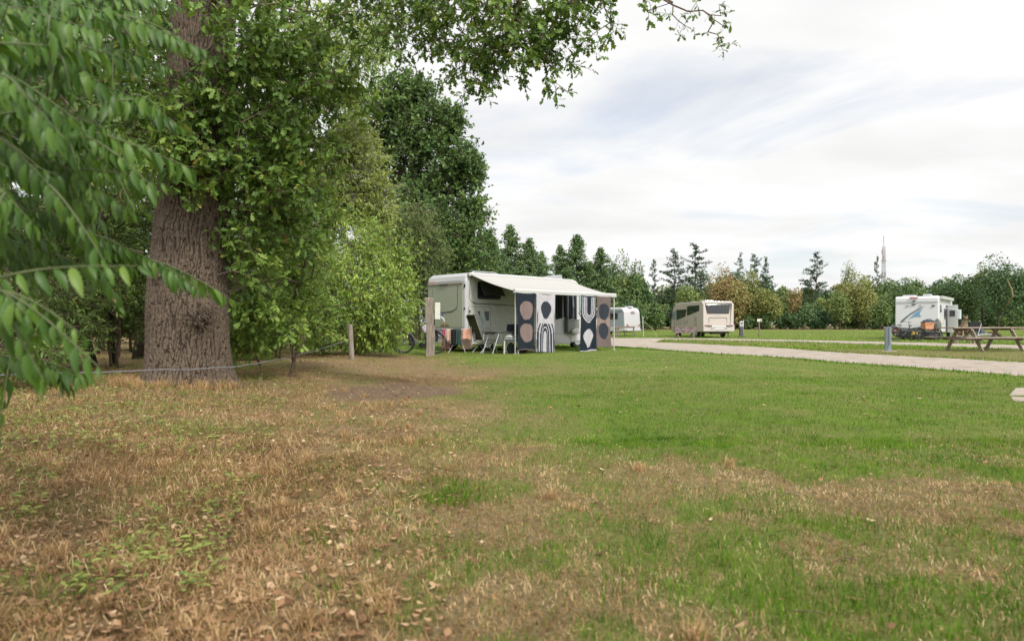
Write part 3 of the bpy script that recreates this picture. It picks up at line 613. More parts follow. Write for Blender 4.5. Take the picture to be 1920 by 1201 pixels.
# ================================================================== OTHER TREES NEAR THE CAMERA
def make_tree(name, label, base, th, tr_, blobs, npts, per, nl, ls, T, mat, seed, twl=.25, group=None, cat='tree', step=.5, tip=.005, lean=(0, 0), shell=.42, barkmat=None, nmat=None, droop=.15, up=.8, zmin=None, stems=1, twr=.003, crown='crown', spread=1.0, split=1):
    g = np.random.default_rng(seed); bx, by = base; bz = float(gz(bx, by)); root_o = thing(name, label, cat, (bx, by, bz), 0, group); bm_ = barkmat or M_LIMB
    allA = []; mb = MB(); pts = blob_points(blobs, npts, g, shell, zmin)
    for s_ in range(stems):
        sx, sy = (0, 0) if stems == 1 else (g.normal() * .25, g.normal() * .2)
        k = 7; rt = [(bx + sx * (1 + 2 * i / k) + lean[0] * i / k + g.normal() * .04 * th * .2, by + sy * (1 + 2 * i / k) + lean[1] * i / k, bz - .1 + th * i / (k - 1)) for i in range(k)]
        mb.tube([Vector(q) - Vector((bx, by, bz)) for q in rt], [tr_ * (1.25 if i == 0 else 1 - .6 * i / k) for i in range(k)], 9)
        A = grow(rt[2:], 0, pts[s_::stems], step, .15, tip, .5, g=g); allA.append(A)
    mb.build('trunk', bm_, root_o, smooth=True)
    E = np.concatenate([a[4] for a in allA]); Dn = np.concatenate([a[5] for a in allA])
    cm_, ta_, tb_ = foliage(E, Dn, per, None, nl, ls, T, mat, g, twl=twl, droop=droop, up=up, spread=spread)
    part_np(crown, cm_, root_o); tw_ = np.full(len(ta_), twr)
    part_np('branches', tubes_mesh('branches', *cat4(*[a[:4] for a in allA], (ta_, tb_, tw_, tw_ * .6)), bm_, 4), root_o)
    return root_o
M_DARKOAK = leafmat("dark_oak_leaf", [(0, (0.038, 0.083, 0.026)), (.4, (0.082, 0.154, 0.043)), (.85, (0.151, 0.237, 0.063)), (1, (0.253, 0.320, 0.095))], .28, .5, .3)
M_CHERRY = leafmat("fresh_green_leaf", [(0, (0.111, 0.190, 0.030)), (.4, (0.202, 0.317, 0.047)), (.8, (0.325, 0.451, 0.085)), (.95, (0.481, 0.524, 0.138)), (.985, (0.480, 0.451, 0.115)), (1, (0.448, 0.269, 0.092))], .4, .38, .5)
M_BIRCH = leafmat("yellow_green_leaf", [(0, (0.163, 0.200, 0.044)), (.5, (0.263, 0.325, 0.075)), (.9, (0.375, 0.438, 0.125)), (1, (0.500, 0.450, 0.150))], .38, .5, .35)
M_OLIVE = leafmat("olive_leaf", [(0, (.07, .11, .03)), (.5, (.125, .185, .05)), (1, (.21, .27, .09))], .35, .5, .35)
M_UNDER = leafmat("understorey_leaf", [(0, (0.049, 0.085, 0.022)), (.4, (0.098, 0.160, 0.037)), (.8, (0.171, 0.250, 0.055)), (.97, (0.268, 0.310, 0.074)), (1, (0.420, 0.280, 0.100))], .4, .5, .3)
M_BIRCHBARK = simple("pale_birch_bark", (.42, .40, .36), .8, var=.3, scale=10)
M_DARKBARK = simple("dark_bark", (.055, .042, .033), .95, var=.3, scale=12, bump=.4, bscale=25)
make_tree('oak_sapling', 'low leafy oak growth filling the space just right of the big furrowed trunk', (X(520, 13.4), 13.4), 2.4, .022,
          [px_blob(500, 600, 10.6, 65, 50, .8, 1.0), px_blob(550, 540, 12.2, 60, 75, .7, 1.0), px_blob(480, 560, 10.3, 40, 75, .6, .7), px_blob(540, 470, 11.2, 85, 75, .8, 1.1), px_blob(590, 600, 13.6, 45, 40, .5, .7), px_blob(490, 640, 11.6, 45, 22, .4, .4), px_blob(455, 640, 10.7, 35, 30, .3, .35), px_blob(590, 380, 11.8, 55, 70, .7, .7)],
          330, 4, 7, .118, T_OAK, M_OAKL, 21, twl=.22, lean=(-.5, -.6), barkmat=M_LIMB, zmin=.12, stems=2)
make_tree('cherry_bush', 'tall bright green bush with narrow drooping leaves left of the largest motorhome', (X(690, 22), 22), 2.8, .06,
          [px_blob(690, 560, 19.5, 90, 95, 1.4, 1.6), px_blob(600, 540, 19, 85, 100, 1.3, 1.4), px_blob(728, 590, 19.8, 42, 50, .9, .8), px_blob(650, 608, 19.6, 95, 42, .8, .9), px_blob(670, 470, 20.5, 90, 70, 1.3, 1.2), px_blob(560, 590, 19.2, 60, 55, .8, .7), px_blob(748, 515, 20.5, 48, 80, 1.0, .8), px_blob(700, 636, 20.0, 60, 16, .4, .3)],
          560, 8, 7, .115, T_LANCE, M_CHERRY, 22, twl=.4, droop=.5, up=.9, zmin=.1, stems=3, cat='bush', spread=.8)
make_tree('birch_tree', 'slim yellowish green birch rising behind the bright green bush', (X(640, 27), 27), 7.2, .09,
          [px_blob(645, 325, 27, 75, 85, 1.6, 1.6), px_blob(660, 262, 27, 45, 45, 1.1, .7), px_blob(605, 360, 27, 55, 65, 1.4, 1.0), px_blob(690, 380, 27, 45, 60, 1.3, .8)],
          380, 15, 11, .095, T_DIA, M_BIRCH, 23, twl=.55, droop=.6, barkmat=M_BIRCHBARK, lean=(.35, 0), twr=.004)
make_tree('drooping_olive_tree', 'olive green tree with hanging boughs between the bright bush and the dark oak', (X(770, 31), 31), 4.8, .1,
          [px_blob(765, 430, 31, 62, 55, 1.5, 1.1), px_blob(790, 480, 30.5, 42, 70, 1.3, 1.1), px_blob(720, 450, 31, 60, 60, 1.4, .8), px_blob(800, 560, 30.5, 28, 60, 1.0, .6)],
          340, 13, 10, .11, T_LANCE, M_OLIVE, 24, twl=.6, droop=.8, twr=.004)
make_tree('broad_oak_tree', 'tall dark green oak with a ragged outline standing above the largest motorhome', (X(775, 42), 42), 12, .36,
          [px_blob(770, 240, 42, 78, 85, 2.6, 1.5), px_blob(830, 310, 42, 70, 60, 2.4, 1.2), px_blob(710, 260, 42, 70, 110, 2.6, 1.2), px_blob(800, 400, 42, 85, 90, 2.6, 1.6), px_blob(860, 470, 41.5, 48, 60, 2.0, 1.0), px_blob(880, 320, 42, 26, 25, .9, .35),
           px_blob(760, 180, 42, 50, 38, 1.8, .6), px_blob(840, 230, 42, 30, 25, 1.0, .35), px_blob(850, 540, 41.5, 45, 50, 2.0, .6), px_blob(740, 540, 42, 60, 60, 2.0, .6), px_blob(890, 400, 41.8, 18, 30, .8, .25)],
          820, 11, 8, .20, T_QUAD, M_DARKOAK, 25, twl=.75, step=.9, tip=.014, twr=.008, shell=.4)
make_tree('pine_sapling', 'small conifer squeezed between the dark oak and the row of spruces', (X(912, 60), 60), 6.5, .12,
          [px_blob(905, 560, 60, 26, 40, 1.3, 1), px_blob(912, 500, 60, 18, 45, 1.0, .8), px_blob(915, 455, 60, 8, 22, .5, .3)],
          150, 9, 6, .2, T_QUAD, M_DARKOAK, 26, twl=.6, step=.8, tip=.012, twr=.01)
# wood behind and left of the oak
make_tree('undergrowth_bush', 'dense low undergrowth filling the gap just left of the big oak trunk', (X(215, 13.0), 13.0), 1.5, .03,
          [px_blob(215, 590, 13.0, 70, 50, .6, 1.2), px_blob(130, 600, 12.8, 70, 45, .6, 1.0), px_blob(250, 540, 13.2, 40, 55, .5, .6), px_blob(180, 530, 13.4, 70, 50, .6, .8), px_blob(60, 610, 12.6, 60, 40, .6, .7)],
          230, 5, 7, .085, T_OAK, M_UNDER, 51, twl=.25, stems=3, zmin=.3, cat='bush')
make_tree('undergrowth_bush', 'dark green undergrowth between the big oak trunk and the thin wooden fence post', (X(520, 16.5), 16.5), 1.4, .03,
          [px_blob(470, 610, 15.5, 60, 48, .6, 1.0), px_blob(540, 600, 16.5, 70, 50, .7, 1.2), px_blob(610, 605, 17.8, 50, 45, .6, .9), px_blob(500, 550, 16.5, 60, 50, .7, .8)],
          260, 5, 7, .095, T_DIA, M_UNDER, 52, twl=.28, stems=3, zmin=.25, cat='bush')
woodlab = 'trees of the wood behind the big oak'
make_tree('hazel_bush', 'dense green hazel bush at the left edge behind the wire', (X(40, 11.5), 11.5), 1.9, .05,
          [px_blob(30, 600, 11, 120, 70, .9, 1.2), px_blob(120, 540, 11.6, 110, 60, .9, 1.0), px_blob(-60, 480, 11, 120, 150, 1.0, 1.2), px_blob(60, 450, 12, 130, 60, 1.0, .9), px_blob(30, 655, 10.5, 90, 30, .6, .7), px_blob(110, 625, 11.0, 80, 40, .6, .8), px_blob(0, 690, 8.6, 130, 45, .6, 1.0), px_blob(-60, 640, 8.8, 110, 60, .6, .8), px_blob(170, 560, 11.8, 60, 50, .6, .6)],
          430, 6, 7, .082, T_CHEST, M_UNDER, 31, twl=.25, stems=3, zmin=.35, cat='bush')
make_tree('beech_sapling', 'thin multi stemmed tree with dark twigs just left of the big oak trunk', (X(232, 13.5), 13.5), 3.2, .05,
          [px_blob(210, 480, 13, 80, 90, .8, 1.2), px_blob(250, 560, 13.5, 50, 50, .6, .5), px_blob(140, 420, 13.5, 80, 80, .9, .9), px_blob(240, 380, 13.5, 70, 80, .9, .9)],
          260, 6, 7, .08, T_DIA, M_UNDER, 32, twl=.28, barkmat=M_DARKBARK, stems=2, group=None)
make_tree('forest_tree', 'tree with a stout dark trunk seen low behind the foliage at the far left', (X(106, 17), 17), 7, .23,
          [px_blob(60, 300, 17, 200, 130, 2.2, 1.3), px_blob(150, 200, 17, 170, 110, 2.2, 1.2), px_blob(40, 450, 17, 190, 80, 1.8, .9), px_blob(190, 400, 17.5, 110, 90, 1.6, .7)],
          420, 8, 6, .12, T_DIA, M_UNDER, 33, twl=.45, barkmat=M_DARKBARK, step=.7, tip=.008)
make_tree('forest_tree', 'tree with a dark slanting trunk showing beside the left side of the big oak', (X(262, 16), 16), 6, .16,
          [px_blob(300, 250, 17, 130, 130, 2.0, 1.2), px_blob(230, 100, 17, 160, 110, 2.0, 1.0), px_blob(360, 430, 18, 120, 90, 1.5, .8)],
          330, 8, 6, .12, T_DIA, M_DARKOAK, 34, twl=.45, barkmat=M_DARKBARK, lean=(.9, .3), step=.7, tip=.008)
make_tree('forest_tree', 'mid green tree of the wood seen through gaps right of the big oak crown', (X(500, 22), 22), 8, .2,
          [px_blob(480, 250, 22, 130, 160, 2.4, 1.4), px_blob(530, 420, 22, 50, 80, 1.8, .7), px_blob(520, 520, 21.5, 90, 90, 1.6, .9), px_blob(420, 560, 21.5, 80, 70, 1.5, .6)],
          420, 8, 6, .13, T_DIA, M_UNDER, 35, twl=.5, barkmat=M_DARKBARK, step=.7, tip=.008)
make_tree('forest_tree', 'tall tree of the wood whose thin dark stem stands left of the slanting trunk', (X(158, 19), 19), 9, .09,
          [px_blob(120, 20, 21, 200, 140, 2.4, 1.2), px_blob(260, 350, 21, 120, 120, 2.0, .8), px_blob(-60, 100, 21, 150, 200, 2.4, 1.0)],
          360, 8, 6, .13, T_DIA, M_DARKOAK, 36, twl=.5, barkmat=M_DARKBARK, step=.7, tip=.008)
make_tree('forest_tree', 'feathery lighter tree topping out against the sky left of the overhanging oak limb', (X(545, 25), 25), 11, .12,
          [px_blob(640, 110, 24, 85, 100, 1.9, 1.0), px_blob(590, 170, 24, 70, 50, 1.6, .6), px_blob(690, 60, 24, 40, 70, 1.3, .4), px_blob(560, 60, 24, 90, 80, 1.8, .7)],
          300, 8, 8, .12, T_LANCE, M_CHERRY, 37, twl=.5, barkmat=M_DARKBARK, step=.7, tip=.008, droop=.6)
make_tree('thicket_bush', 'low thicket of green shoots far back in the wood left of the big oak', (X(200, 24), 24), 2.2, .04,
          [px_blob(60, 590, 24, 140, 45, 1.2, 1.2), px_blob(200, 600, 25, 100, 45, 1.2, 1.0), px_blob(280, 580, 26, 60, 70, 1.2, .7), px_blob(120, 540, 26, 120, 60, 1.2, .8), px_blob(-80, 590, 23, 120, 60, 1.2, .8), px_blob(420, 600, 26, 120, 60, 1.4, 1.0), px_blob(560, 590, 27, 80, 70, 1.4, .8)],
          420, 9, 7, .14, T_DIA, M_OLIVE, 38, twl=.4, stems=3, zmin=.15, cat='bush')
make_tree('thicket_bush', 'brighter green thicket seen between the dark stems at the far left', (X(90, 33), 33), 2.8, .05,
          [px_blob(0, 560, 33, 160, 60, 2, 1.2), px_blob(150, 550, 34, 120, 70, 2, 1.0), px_blob(270, 560, 34, 90, 60, 2, .8), px_blob(-120, 560, 32, 120, 70, 2, .8)],
          360, 9, 7, .2, T_DIA, M_CHERRY, 39, twl=.5, stems=3, zmin=.2, cat='bush')
for i_, (a, d, h_, r_, ln) in enumerate([(185, 20, 5, .035, .3), (222, 17, 4.5, .03, .1), (244, 22, 5, .04, -.3), (70, 26, 6, .06, .2), (30, 22, 6, .05, -.2), (285, 27, 6, .05, .1), (205, 28, 6, .05, .2), (135, 30, 6, .06, 0)]):
    o_ = thing('thin_tree_stem', ['thin dark stem nearest the left flank of the slanting trunk', 'very thin dark stem with side twigs left of the big oak', 'thin stem leaning left behind the slanting trunk', 'thin stem left of the stout dark trunk', 'thin stem farthest left in the wood', 'thin stem almost hidden by the big oak trunk', 'far thin stem between the two thin ones left of the oak', 'far thin upright stem right of the stout dark trunk'][i_], 'tree', (X(a, d), d, float(gz(X(a, d), d)) - .05), 0, 'thin stems in the wood')
    rs = random.Random(60 + i_); mb = MB(); pz = [(ln * k / 6 + rs.uniform(-.05, .05), rs.uniform(-.05, .05), h_ * k / 6) for k in range(7)]; mb.tube(pz, [r_ * (1.2 - .13 * k) for k in range(7)], 7); 
    for k in range(9):
        q = Vector(pz[1 + k % 5]); a_ = rs.uniform(0, 6.28); e = q + Vector((math.cos(a_) * .7, math.sin(a_) * .4, rs.uniform(.1, .5))); mb.tube([pz[1 + k % 5], (q + e) / 2 + Vector((0, 0, .08)), e], [r_ * .35, r_ * .25, r_ * .1], 4)
    mb.build('trunk', M_DARKBARK, o_)

# ------------------------------------------------------------------ near drooping branches at the left edge
M_NEAR = leafmat("near_leaf", [(0, (0.035, 0.083, 0.015)), (.4, (0.054, 0.121, 0.018)), (.8, (0.089, 0.178, 0.024)), (.975, (0.148, 0.230, 0.036)), (.995, (0.219, 0.141, 0.046)), (1, (0.243, 0.191, 0.067))], .42, .45, .35)
g2 = np.random.default_rng(77)
near = thing('chestnut_tree', 'drooping branch tips with long bright green toothed leaves close to the camera at left', 'tree', (-3.9, 2.6, float(gz(-3.9, 2.6))))
SPR = [((-260, -60), (60, -20), (230, 20), (378, 92), 1.75), ((-260, -20), (20, 50), (130, 95), (225, 190), 1.6), ((-240, 60), (90, 110), (210, 150), (332, 232), 1.8), ((-260, 120), (10, 170), (120, 230), (235, 300), 1.55),
       ((-260, 220), (0, 270), (120, 300), (240, 395), 1.65), ((-260, 300), (0, 350), (120, 400), (200, 470), 1.8), ((-240, 330), (90, 395), (250, 455), (372, 540), 2.0), ((-260, -120), (-40, -60), (120, -10), (290, 40), 2.0),
       ((-260, 0), (-60, 90), (40, 160), (120, 260), 1.3), ((-260, 420), (-80, 480), (0, 530), (48, 590), 1.25), ((-260, 200), (-90, 260), (-10, 330), (60, 420), 1.35), ((-240, 610), (-60, 655), (60, 672), (145, 705), 1.9),
       ((-260, -80), (10, -30), (150, 0), (290, 30), 1.9), ((-260, 20), (-60, 60), (60, 100), (170, 150), 1.7), ((-250, 90), (-60, 150), (60, 190), (160, 260), 1.6), ((-260, 160), (-60, 230), (20, 250), (150, 330), 2.0), ((-260, 260), (-60, 320), (50, 370), (150, 440), 2.1), ((-260, 350), (-90, 400), (0, 450), (90, 540), 2.2), ((-250, -10), (0, 60), (180, 60), (320, 130), 2.3), ((-250, 200), (-20, 260), (170, 290), (300, 360), 2.5), ((-250, 60), (-20, 170), (120, 190), (260, 270), 2.4),
       ((-260, 60), (-20, 130), (90, 200), (180, 330), 1.9), ((-260, -160), (-20, -90), (170, -40), (330, 10), 2.2), ((-260, 380), (-60, 410), (70, 470), (170, 500), 2.1), ((-260, -40), (-60, -10), (60, 20), (190, 60), 1.5), ((-250, 130), (-40, 210), (60, 290), (130, 400), 1.45)]
sA, sB, sr, sr2, LP, LD, LN, LS = [], [], [], [], [], [], [], []
def bez(p, t_): return ((1 - t_) ** 3)[:, None] * p[0] + (3 * t_ * (1 - t_) ** 2)[:, None] * p[1] + (3 * t_ ** 2 * (1 - t_))[:, None] * p[2] + (t_ ** 3)[:, None] * p[3]
def spray(P4, lsz, side_n):
    t_ = np.linspace(0, 1, 22); Q = bez(P4, t_); sA.append(Q[:-1]); sB.append(Q[1:]); r_ = np.interp(t_, [0, 1], [.0036, .001]); sr.append(r_[:-1]); sr2.append(r_[1:])
    n = int(np.sum(np.linalg.norm(np.diff(Q, axis=0), axis=1)) / .021); tt = np.linspace(.08, 1, n); q = bez(P4, tt); tg = norm(bez(P4, np.minimum(tt + .02, 1.0)) - bez(P4, tt - .02))
    side = norm(np.cross(tg, [0, 0, 1.])); sg = np.where(np.arange(n) % 2 == 0, 1, -1)[:, None]
    D = norm(tg * .75 + side * sg * (.45 + .2 * g2.random((n, 1))) + np.array([0, 0, -.75]) + g2.normal(0, .18, (n, 3)))
    LP.append(q); LD.append(D); LN.append(norm(np.array([0, 0, 1.]) + side * sg * .5 + g2.normal(0, .25, (n, 3)))); LS.append(lsz * (.6 + .7 * g2.random(n)) * np.interp(tt, [0, .85, 1], [1, 1, .6]))
    for k in range(side_n):
        f = .15 + .7 * g2.random(); b = bez(P4, np.array([f]))[0]; d_ = norm(bez(P4, np.array([min(f + .05, 1)]))[0] - b); e = b + norm(d_ * .8 + g2.normal(0, .5, 3) + np.array([0, 0, -.25])) * (.18 + .2 * g2.random())
        spray(np.array([b, b + (e - b) * .33 + [0, 0, .03], b + (e - b) * .7 + [0, 0, .01], e]), lsz * .9, 0)
for s_ in SPR:
    d = s_[4] * 1.32; P4 = np.array([(X(a, d + dd), d + dd, Z(b, d + dd)) for (a, b), dd in zip(s_[:4], (.35, .15, 0, -.05))]); spray(P4, .074, 10)
LPc = np.concatenate(LP)
part_np('leaf_sprays', leaves_mesh('leaf_sprays', LPc, np.concatenate(LD), np.concatenate(LN), np.concatenate(LS), T_CHEST, M_NEAR, np.clip(g2.random(len(LPc)) * .72 + .25 * (g2.random(len(LPc)) < .004) + .3 * fbm(LPc[:, 0] * 3, LPc[:, 2] * 3, 9), 0, 1), True), near)
part_np('twigs', tubes_mesh('twigs', np.concatenate(sA), np.concatenate(sB), np.concatenate(sr), np.concatenate(sr2), simple('green_twig', (.10, .12, .05), .7, var=.3), 5), near)
mb = MB(); mb.tube([(0, 0, -.1), (.05, 0, 1.0), (.0, 0, 2.4), (-.1, .05, 4.2)], [.09, .075, .06, .04], 10)
for s_ in SPR:
    d = s_[4] * 1.32; e = Vector((X(s_[0][0], d + .35), d + .35, Z(s_[0][1], d + .35))) - near.location; z_ = min(max(e.z + .25, .3), 4.0); mb.tube([(0, 0, z_), (e.x * .5, e.y * .5, (z_ + e.z) / 2 + .12), tuple(e)], [.022, .014, .007], 6)
mb.build('trunk', M_LIMB, near, smooth=True)

# ================================================================== THE FAR WOOD
M_FAR = leafmat("far_wood_leaf", [(0, (0.052, 0.107, 0.049)), (.25, (0.088, 0.157, 0.057)), (.45, (0.140, 0.207, 0.060)), (.62, (0.214, 0.250, 0.072)), (.78, (0.279, 0.269, 0.082)), (.9, (.27, .22, .09)), (1, (.30, .19, .085))], .25, .55, .35)
M_FARBARK = simple("far_bark", (.075, .058, .045), .95, var=.3)
g3 = np.random.default_rng(303)
def crown_cloud(c, r, n, sz, tint, g, T=T_QUAD, lobes=9):
    c = np.array(c); r = np.array(r); lc = norm(g.normal(size=(lobes, 3))) * (.62 * g.random((lobes, 1)) ** .5); lr_ = .34 + .22 * g.random(lobes)
    k = g.integers(0, lobes, n); d = norm(g.normal(size=(n, 3)) + np.array([0, 0, .25])); P = lc[k] + d * (lr_[k] * (.55 + .5 * g.random(n) ** .5))[:, None]
    P = c + P * r; D = norm(g.normal(size=(n, 3)) + d * .4 + np.array([0, 0, -.2])); Nn = d + g.normal(0, .6, (n, 3)) + np.array([0, 0, .5])
    return P, D, Nn, sz * (.6 + .8 * g.random(n)), np.clip(tint + .10 * g.normal(size=n) + .05 * (lr_[k] - .45) * 4, 0, 1)
CC = []
def far_crown(px_, ytop, d, wpx, tint, n=2600, sz=.4, zb=0.0, low=.0):
    n = int(n * 1.5); sz = sz * 1.12
    zt = Z(ytop, d); rz_ = (zt - zb) / 2; CC.append(crown_cloud((X(px_, d), d, zb + rz_ * (1 + low)), (wpx / F * d, wpx / F * d, rz_ * 1.12), n, sz, tint, g3))
# skyline of the mass by column (row of the tops in the photograph's frame)
for px_ in np.arange(900, 1960, 22):
    base_y = np.interp(px_, [900, 1000, 1100, 1200, 1210, 1260, 1340, 1420, 1470, 1540, 1640, 1700, 1800, 1850, 1900, 1960], [520, 510, 505, 500, 545, 530, 505, 512, 520, 525, 512, 514, 506, 500, 492, 495])
    d = 150 + g3.normal() * 4
    far_crown(px_ + g3.normal() * 6, base_y + g3.random() * 16 + 2, d, 30 + 10 * g3.random(), float(np.clip(.22 + .12 * g3.normal(), 0, .55)) if px_ < 1240 or px_ > 1660 else float(np.clip(.42 + .18 * g3.normal(), 0, .85)), 2300, .40)
for px_ in np.arange(1090, 1960, 26):
    d = 133 + g3.normal() * 3; far_crown(px_ + g3.normal() * 8, 545 + g3.random() * 22, d, 22 + 8 * g3.random(), float(np.clip(.4 + .16 * g3.normal(), 0, .85)) if px_ < 1680 else float(np.clip(.16 + .1 * g3.normal(), 0, .5)), 1500, .34)
for px_ in np.arange(860, 1230, 19):
    d = 112 + g3.normal() * 3; far_crown(px_ + g3.normal() * 6, 512 + g3.random() * 22, d, 24 + 8 * g3.random(), float(np.clip(.28 + .1 * g3.normal(), 0, .6)), 1800, .32)
for px_ in np.arange(850, 1240, 15):
    d = 100 + g3.normal() * 2; far_crown(px_ + g3.normal() * 6, 560 + g3.random() * 20, d, 20 + 5 * g3.random(), float(np.clip(.35 + .12 * g3.normal(), 0, .7)), 1200, .28)
for px_ in np.arange(1080, 1960, 15):
    d = 126 + g3.normal() * 2; far_crown(px_ + g3.normal() * 6, 578 + g3.random() * 14, d, 13 + 5 * g3.random(), float(np.clip(.22 + .12 * g3.normal(), 0, .7)), 900, .28)
# the wood carries on to the left, behind the near trees, and to the right out of the frame
for i in range(70):
    y = 34 + 95 * g3.random(); x = -.15 * y - 7 - 45 * g3.random(); h_ = 9 + 6 * g3.random()
    if -22 < x < -1 and y < 40: continue
    CC.append(crown_cloud((x, y, h_ * .55), (3.2, 3.2, h_ * .52), 1500, .36, float(np.clip(.3 + .12 * g3.normal(), 0, .6)), g3))
for i in range(26):
    x = 115 + 60 * g3.random(); y = 100 + 40 * g3.random(); CC.append(crown_cloud((x, y, 6), (4, 4, 6.5), 1200, .45, .25, g3))
cc = [np.concatenate([c[i] for c in CC]) for i in range(5)]; k = cc[0][:, 2] > .05; cc = [c[k] for c in cc]
tag(link('woodland', leaves_mesh('woodland', *cc[:4], T_QUAD, M_FAR, cc[4])), 'mixed green and russet wood edge closing off the far side of the field', 'wood', kind='stuff')

def conifer_mesh(kind, seed, h=16.0, w_=5.2):
    """kind: spruce (full), gaunt (sparse long arms)"""
    g = np.random.default_rng(seed); A, B, ra, rb, P, D, Nn, S = [], [], [], [], [], [], [], []
    n = 12; tz = np.linspace(0, h, n); bend_ = np.cumsum(g.normal(0, .05 if kind == 'spruce' else .14, n)); tp = np.stack([bend_, np.cumsum(g.normal(0, .05, n)), tz], 1); tr_ = np.interp(tz, [0, h], [.22, .02])
    A.append(tp[:-1]); B.append(tp[1:]); ra.append(tr_[:-1]); rb.append(tr_[1:])
    z = h * (.12 if kind == 'spruce' else .3)
    while z < h * .985:
        f = z / h; ln0 = w_ * ((1 - f) ** .82 + .02) if kind == 'spruce' else w_ * (1.15 - f) * (.55 + .9 * g.random())
        for j in range(5 if kind == 'spruce' else g.integers(1, 4)):
            a = g.random() * 6.283; ln = ln0 * (.55 + .75 * g.random()); c = np.array([np.interp(z, tz, tp[:, 0]), np.interp(z, tz, tp[:, 1]), z])
            dr = np.array([math.cos(a), math.sin(a), -.12 if kind == 'spruce' else g.uniform(-.25, .45)]); k = 6; t_ = np.linspace(0, 1, k)[:, None]
            q = c + dr * ln * t_ + np.array([0, 0, .18 * ln]) * t_ ** 2 + g.normal(0, .03 * ln, (k, 3)) * t_; A.append(q[:-1]); B.append(q[1:]); r_ = np.linspace(.05, .015, k) * (1.2 - f); ra.append(r_[:-1]); rb.append(r_[1:])
            m_ = int((44 if kind == 'spruce' else 52) * ln / 1.6 * (1 if kind == 'spruce' else .8)) + 4; u_ = (.12 + .88 * g.random(m_)) if kind == 'spruce' else (.25 + .75 * g.random(m_))
            pq = c + dr * ln * u_[:, None] + np.array([0, 0, .18 * ln]) * (u_ ** 2)[:, None] + g.normal(0, .14 if kind == 'spruce' else .11, (m_, 3)); P.append(pq)
            D.append(norm(dr * .6 + g.normal(size=(m_, 3)) * .7 + np.array([0, 0, -.35]))); Nn.append(g.normal(size=(m_, 3)) * .6 + np.array([0, 0, .8])); S.append((.27 if kind == 'spruce' else .27) * (.6 + .7 * g.random(m_)))
        z += (.30 if kind == 'spruce' else .34) * (1 if f < .8 else .7)
    P = np.concatenate(P); tint = np.clip(.35 + .3 * g.normal(size=len(P)), 0, 1)
    return (leaves_mesh('needles', P, np.concatenate(D), np.concatenate(Nn), np.concatenate(S), T_QUAD, None, tint), tubes_mesh('trunk', np.concatenate(A), np.concatenate(B), np.concatenate(ra), np.concatenate(rb), M_FARBARK, 4))
M_SPRUCE = leafmat("spruce_needles", [(0, (0.070, 0.135, 0.058)), (.5, (0.132, 0.209, 0.075)), (1, (0.233, 0.297, 0.103))], .15, .6, .3)
M_GAUNT = leafmat("gaunt_needles", [(0, (0.041, 0.081, 0.043)), (.5, (0.074, 0.128, 0.061)), (1, (0.149, 0.182, 0.095))], .15, .6, .3)
SPR_M = [conifer_mesh('spruce', s_) for s_ in (1, 2, 3)]; GAU_M = [conifer_mesh('gaunt', s_, w_=3.6) for s_ in (4, 5, 6, 7)]
for a, b in SPR_M: a.materials.append(M_SPRUCE)
for a, b in GAU_M: a.materials.append(M_GAUNT)
def conifer(name, pair, px_, ytop, d, label, wsc=1.0, rz=0, group=None):
    h_ = Z(ytop, d); o = thing(name, label, 'tree', (X(px_, d), d, 0), rz, group); s_ = h_ / 16.0; o.scale = (s_ * wsc, s_ * wsc, s_)
    link('crown', pair[0], o); link('trunk', pair[1], o); return o
sg = 'pointed spruces behind the largest motorhome'
for i, (a, yt, d, ws, lb) in enumerate([(925, 446, 92, 1.0, 'pointed spruce just right of the dark oak, lower than its right neighbour'), (957, 421, 95, 1.15, 'tallest pointed spruce, leftmost one standing clear against the sky'), (992, 446, 96, 1.25, 'second tall spruce right of the dark oak, above the awning roof'),
      (1018, 470, 100, 1.0, 'short spruce tucked between two taller ones above the middle of the awning'), (1050, 459, 104, 1.1, 'slender spruce left of the tall one above the roof antenna'), (1083, 439, 104, 1.3, 'tall broad spruce rising above the roof antenna of the largest motorhome'), (1125, 463, 106, 1.25, 'spruce above the right end of the awning'),
      (1106, 490, 110, 1.1, 'low spruce filling the gap left of the spruce above the end of the awning'), (1062, 500, 98, 1.3, 'low dark spruce behind the roof antenna'), (975, 490, 90, 1.3, 'low dark spruce behind the awning roof, between the two tallest'), (940, 500, 84, 1.3, 'low dark spruce directly right of the dark oak foot')]):
    conifer('spruce_tree', SPR_M[i % 3], a, yt, d, lb, ws, i * 1.3, sg)
gg = 'gaunt old conifers on the skyline'
for i, (a, yt, d, ws, lb) in enumerate([(1228, 485, 140, .7, 'thin gaunt conifer leftmost of the sparse ones on the skyline'), (1262, 465, 138, 1.25, 'gaunt spreading conifer left of the beige motorhome'), (1300, 456, 136, 1.2, 'tallest gaunt conifer with drooping arms above the beige motorhome'), (1386, 474, 142, .7, 'thin gaunt conifer just right of the russet tree'),
      (1412, 475, 142, .9, 'gaunt conifer between two thin ones, above the wooden sign post'), (1436, 480, 144, .8, 'crooked conifer with arms reaching right on the skyline'), (1528, 472, 140, 1.15, 'lone leaning conifer with long bare arms on the skyline centre right'), (1643, 480, 148, .6, 'ragged thin conifer standing just left of the lattice mast')]):
    conifer('gaunt_conifer', GAU_M[i % 4], a, yt, d, lb, ws, i * 2.1 + .4, gg)
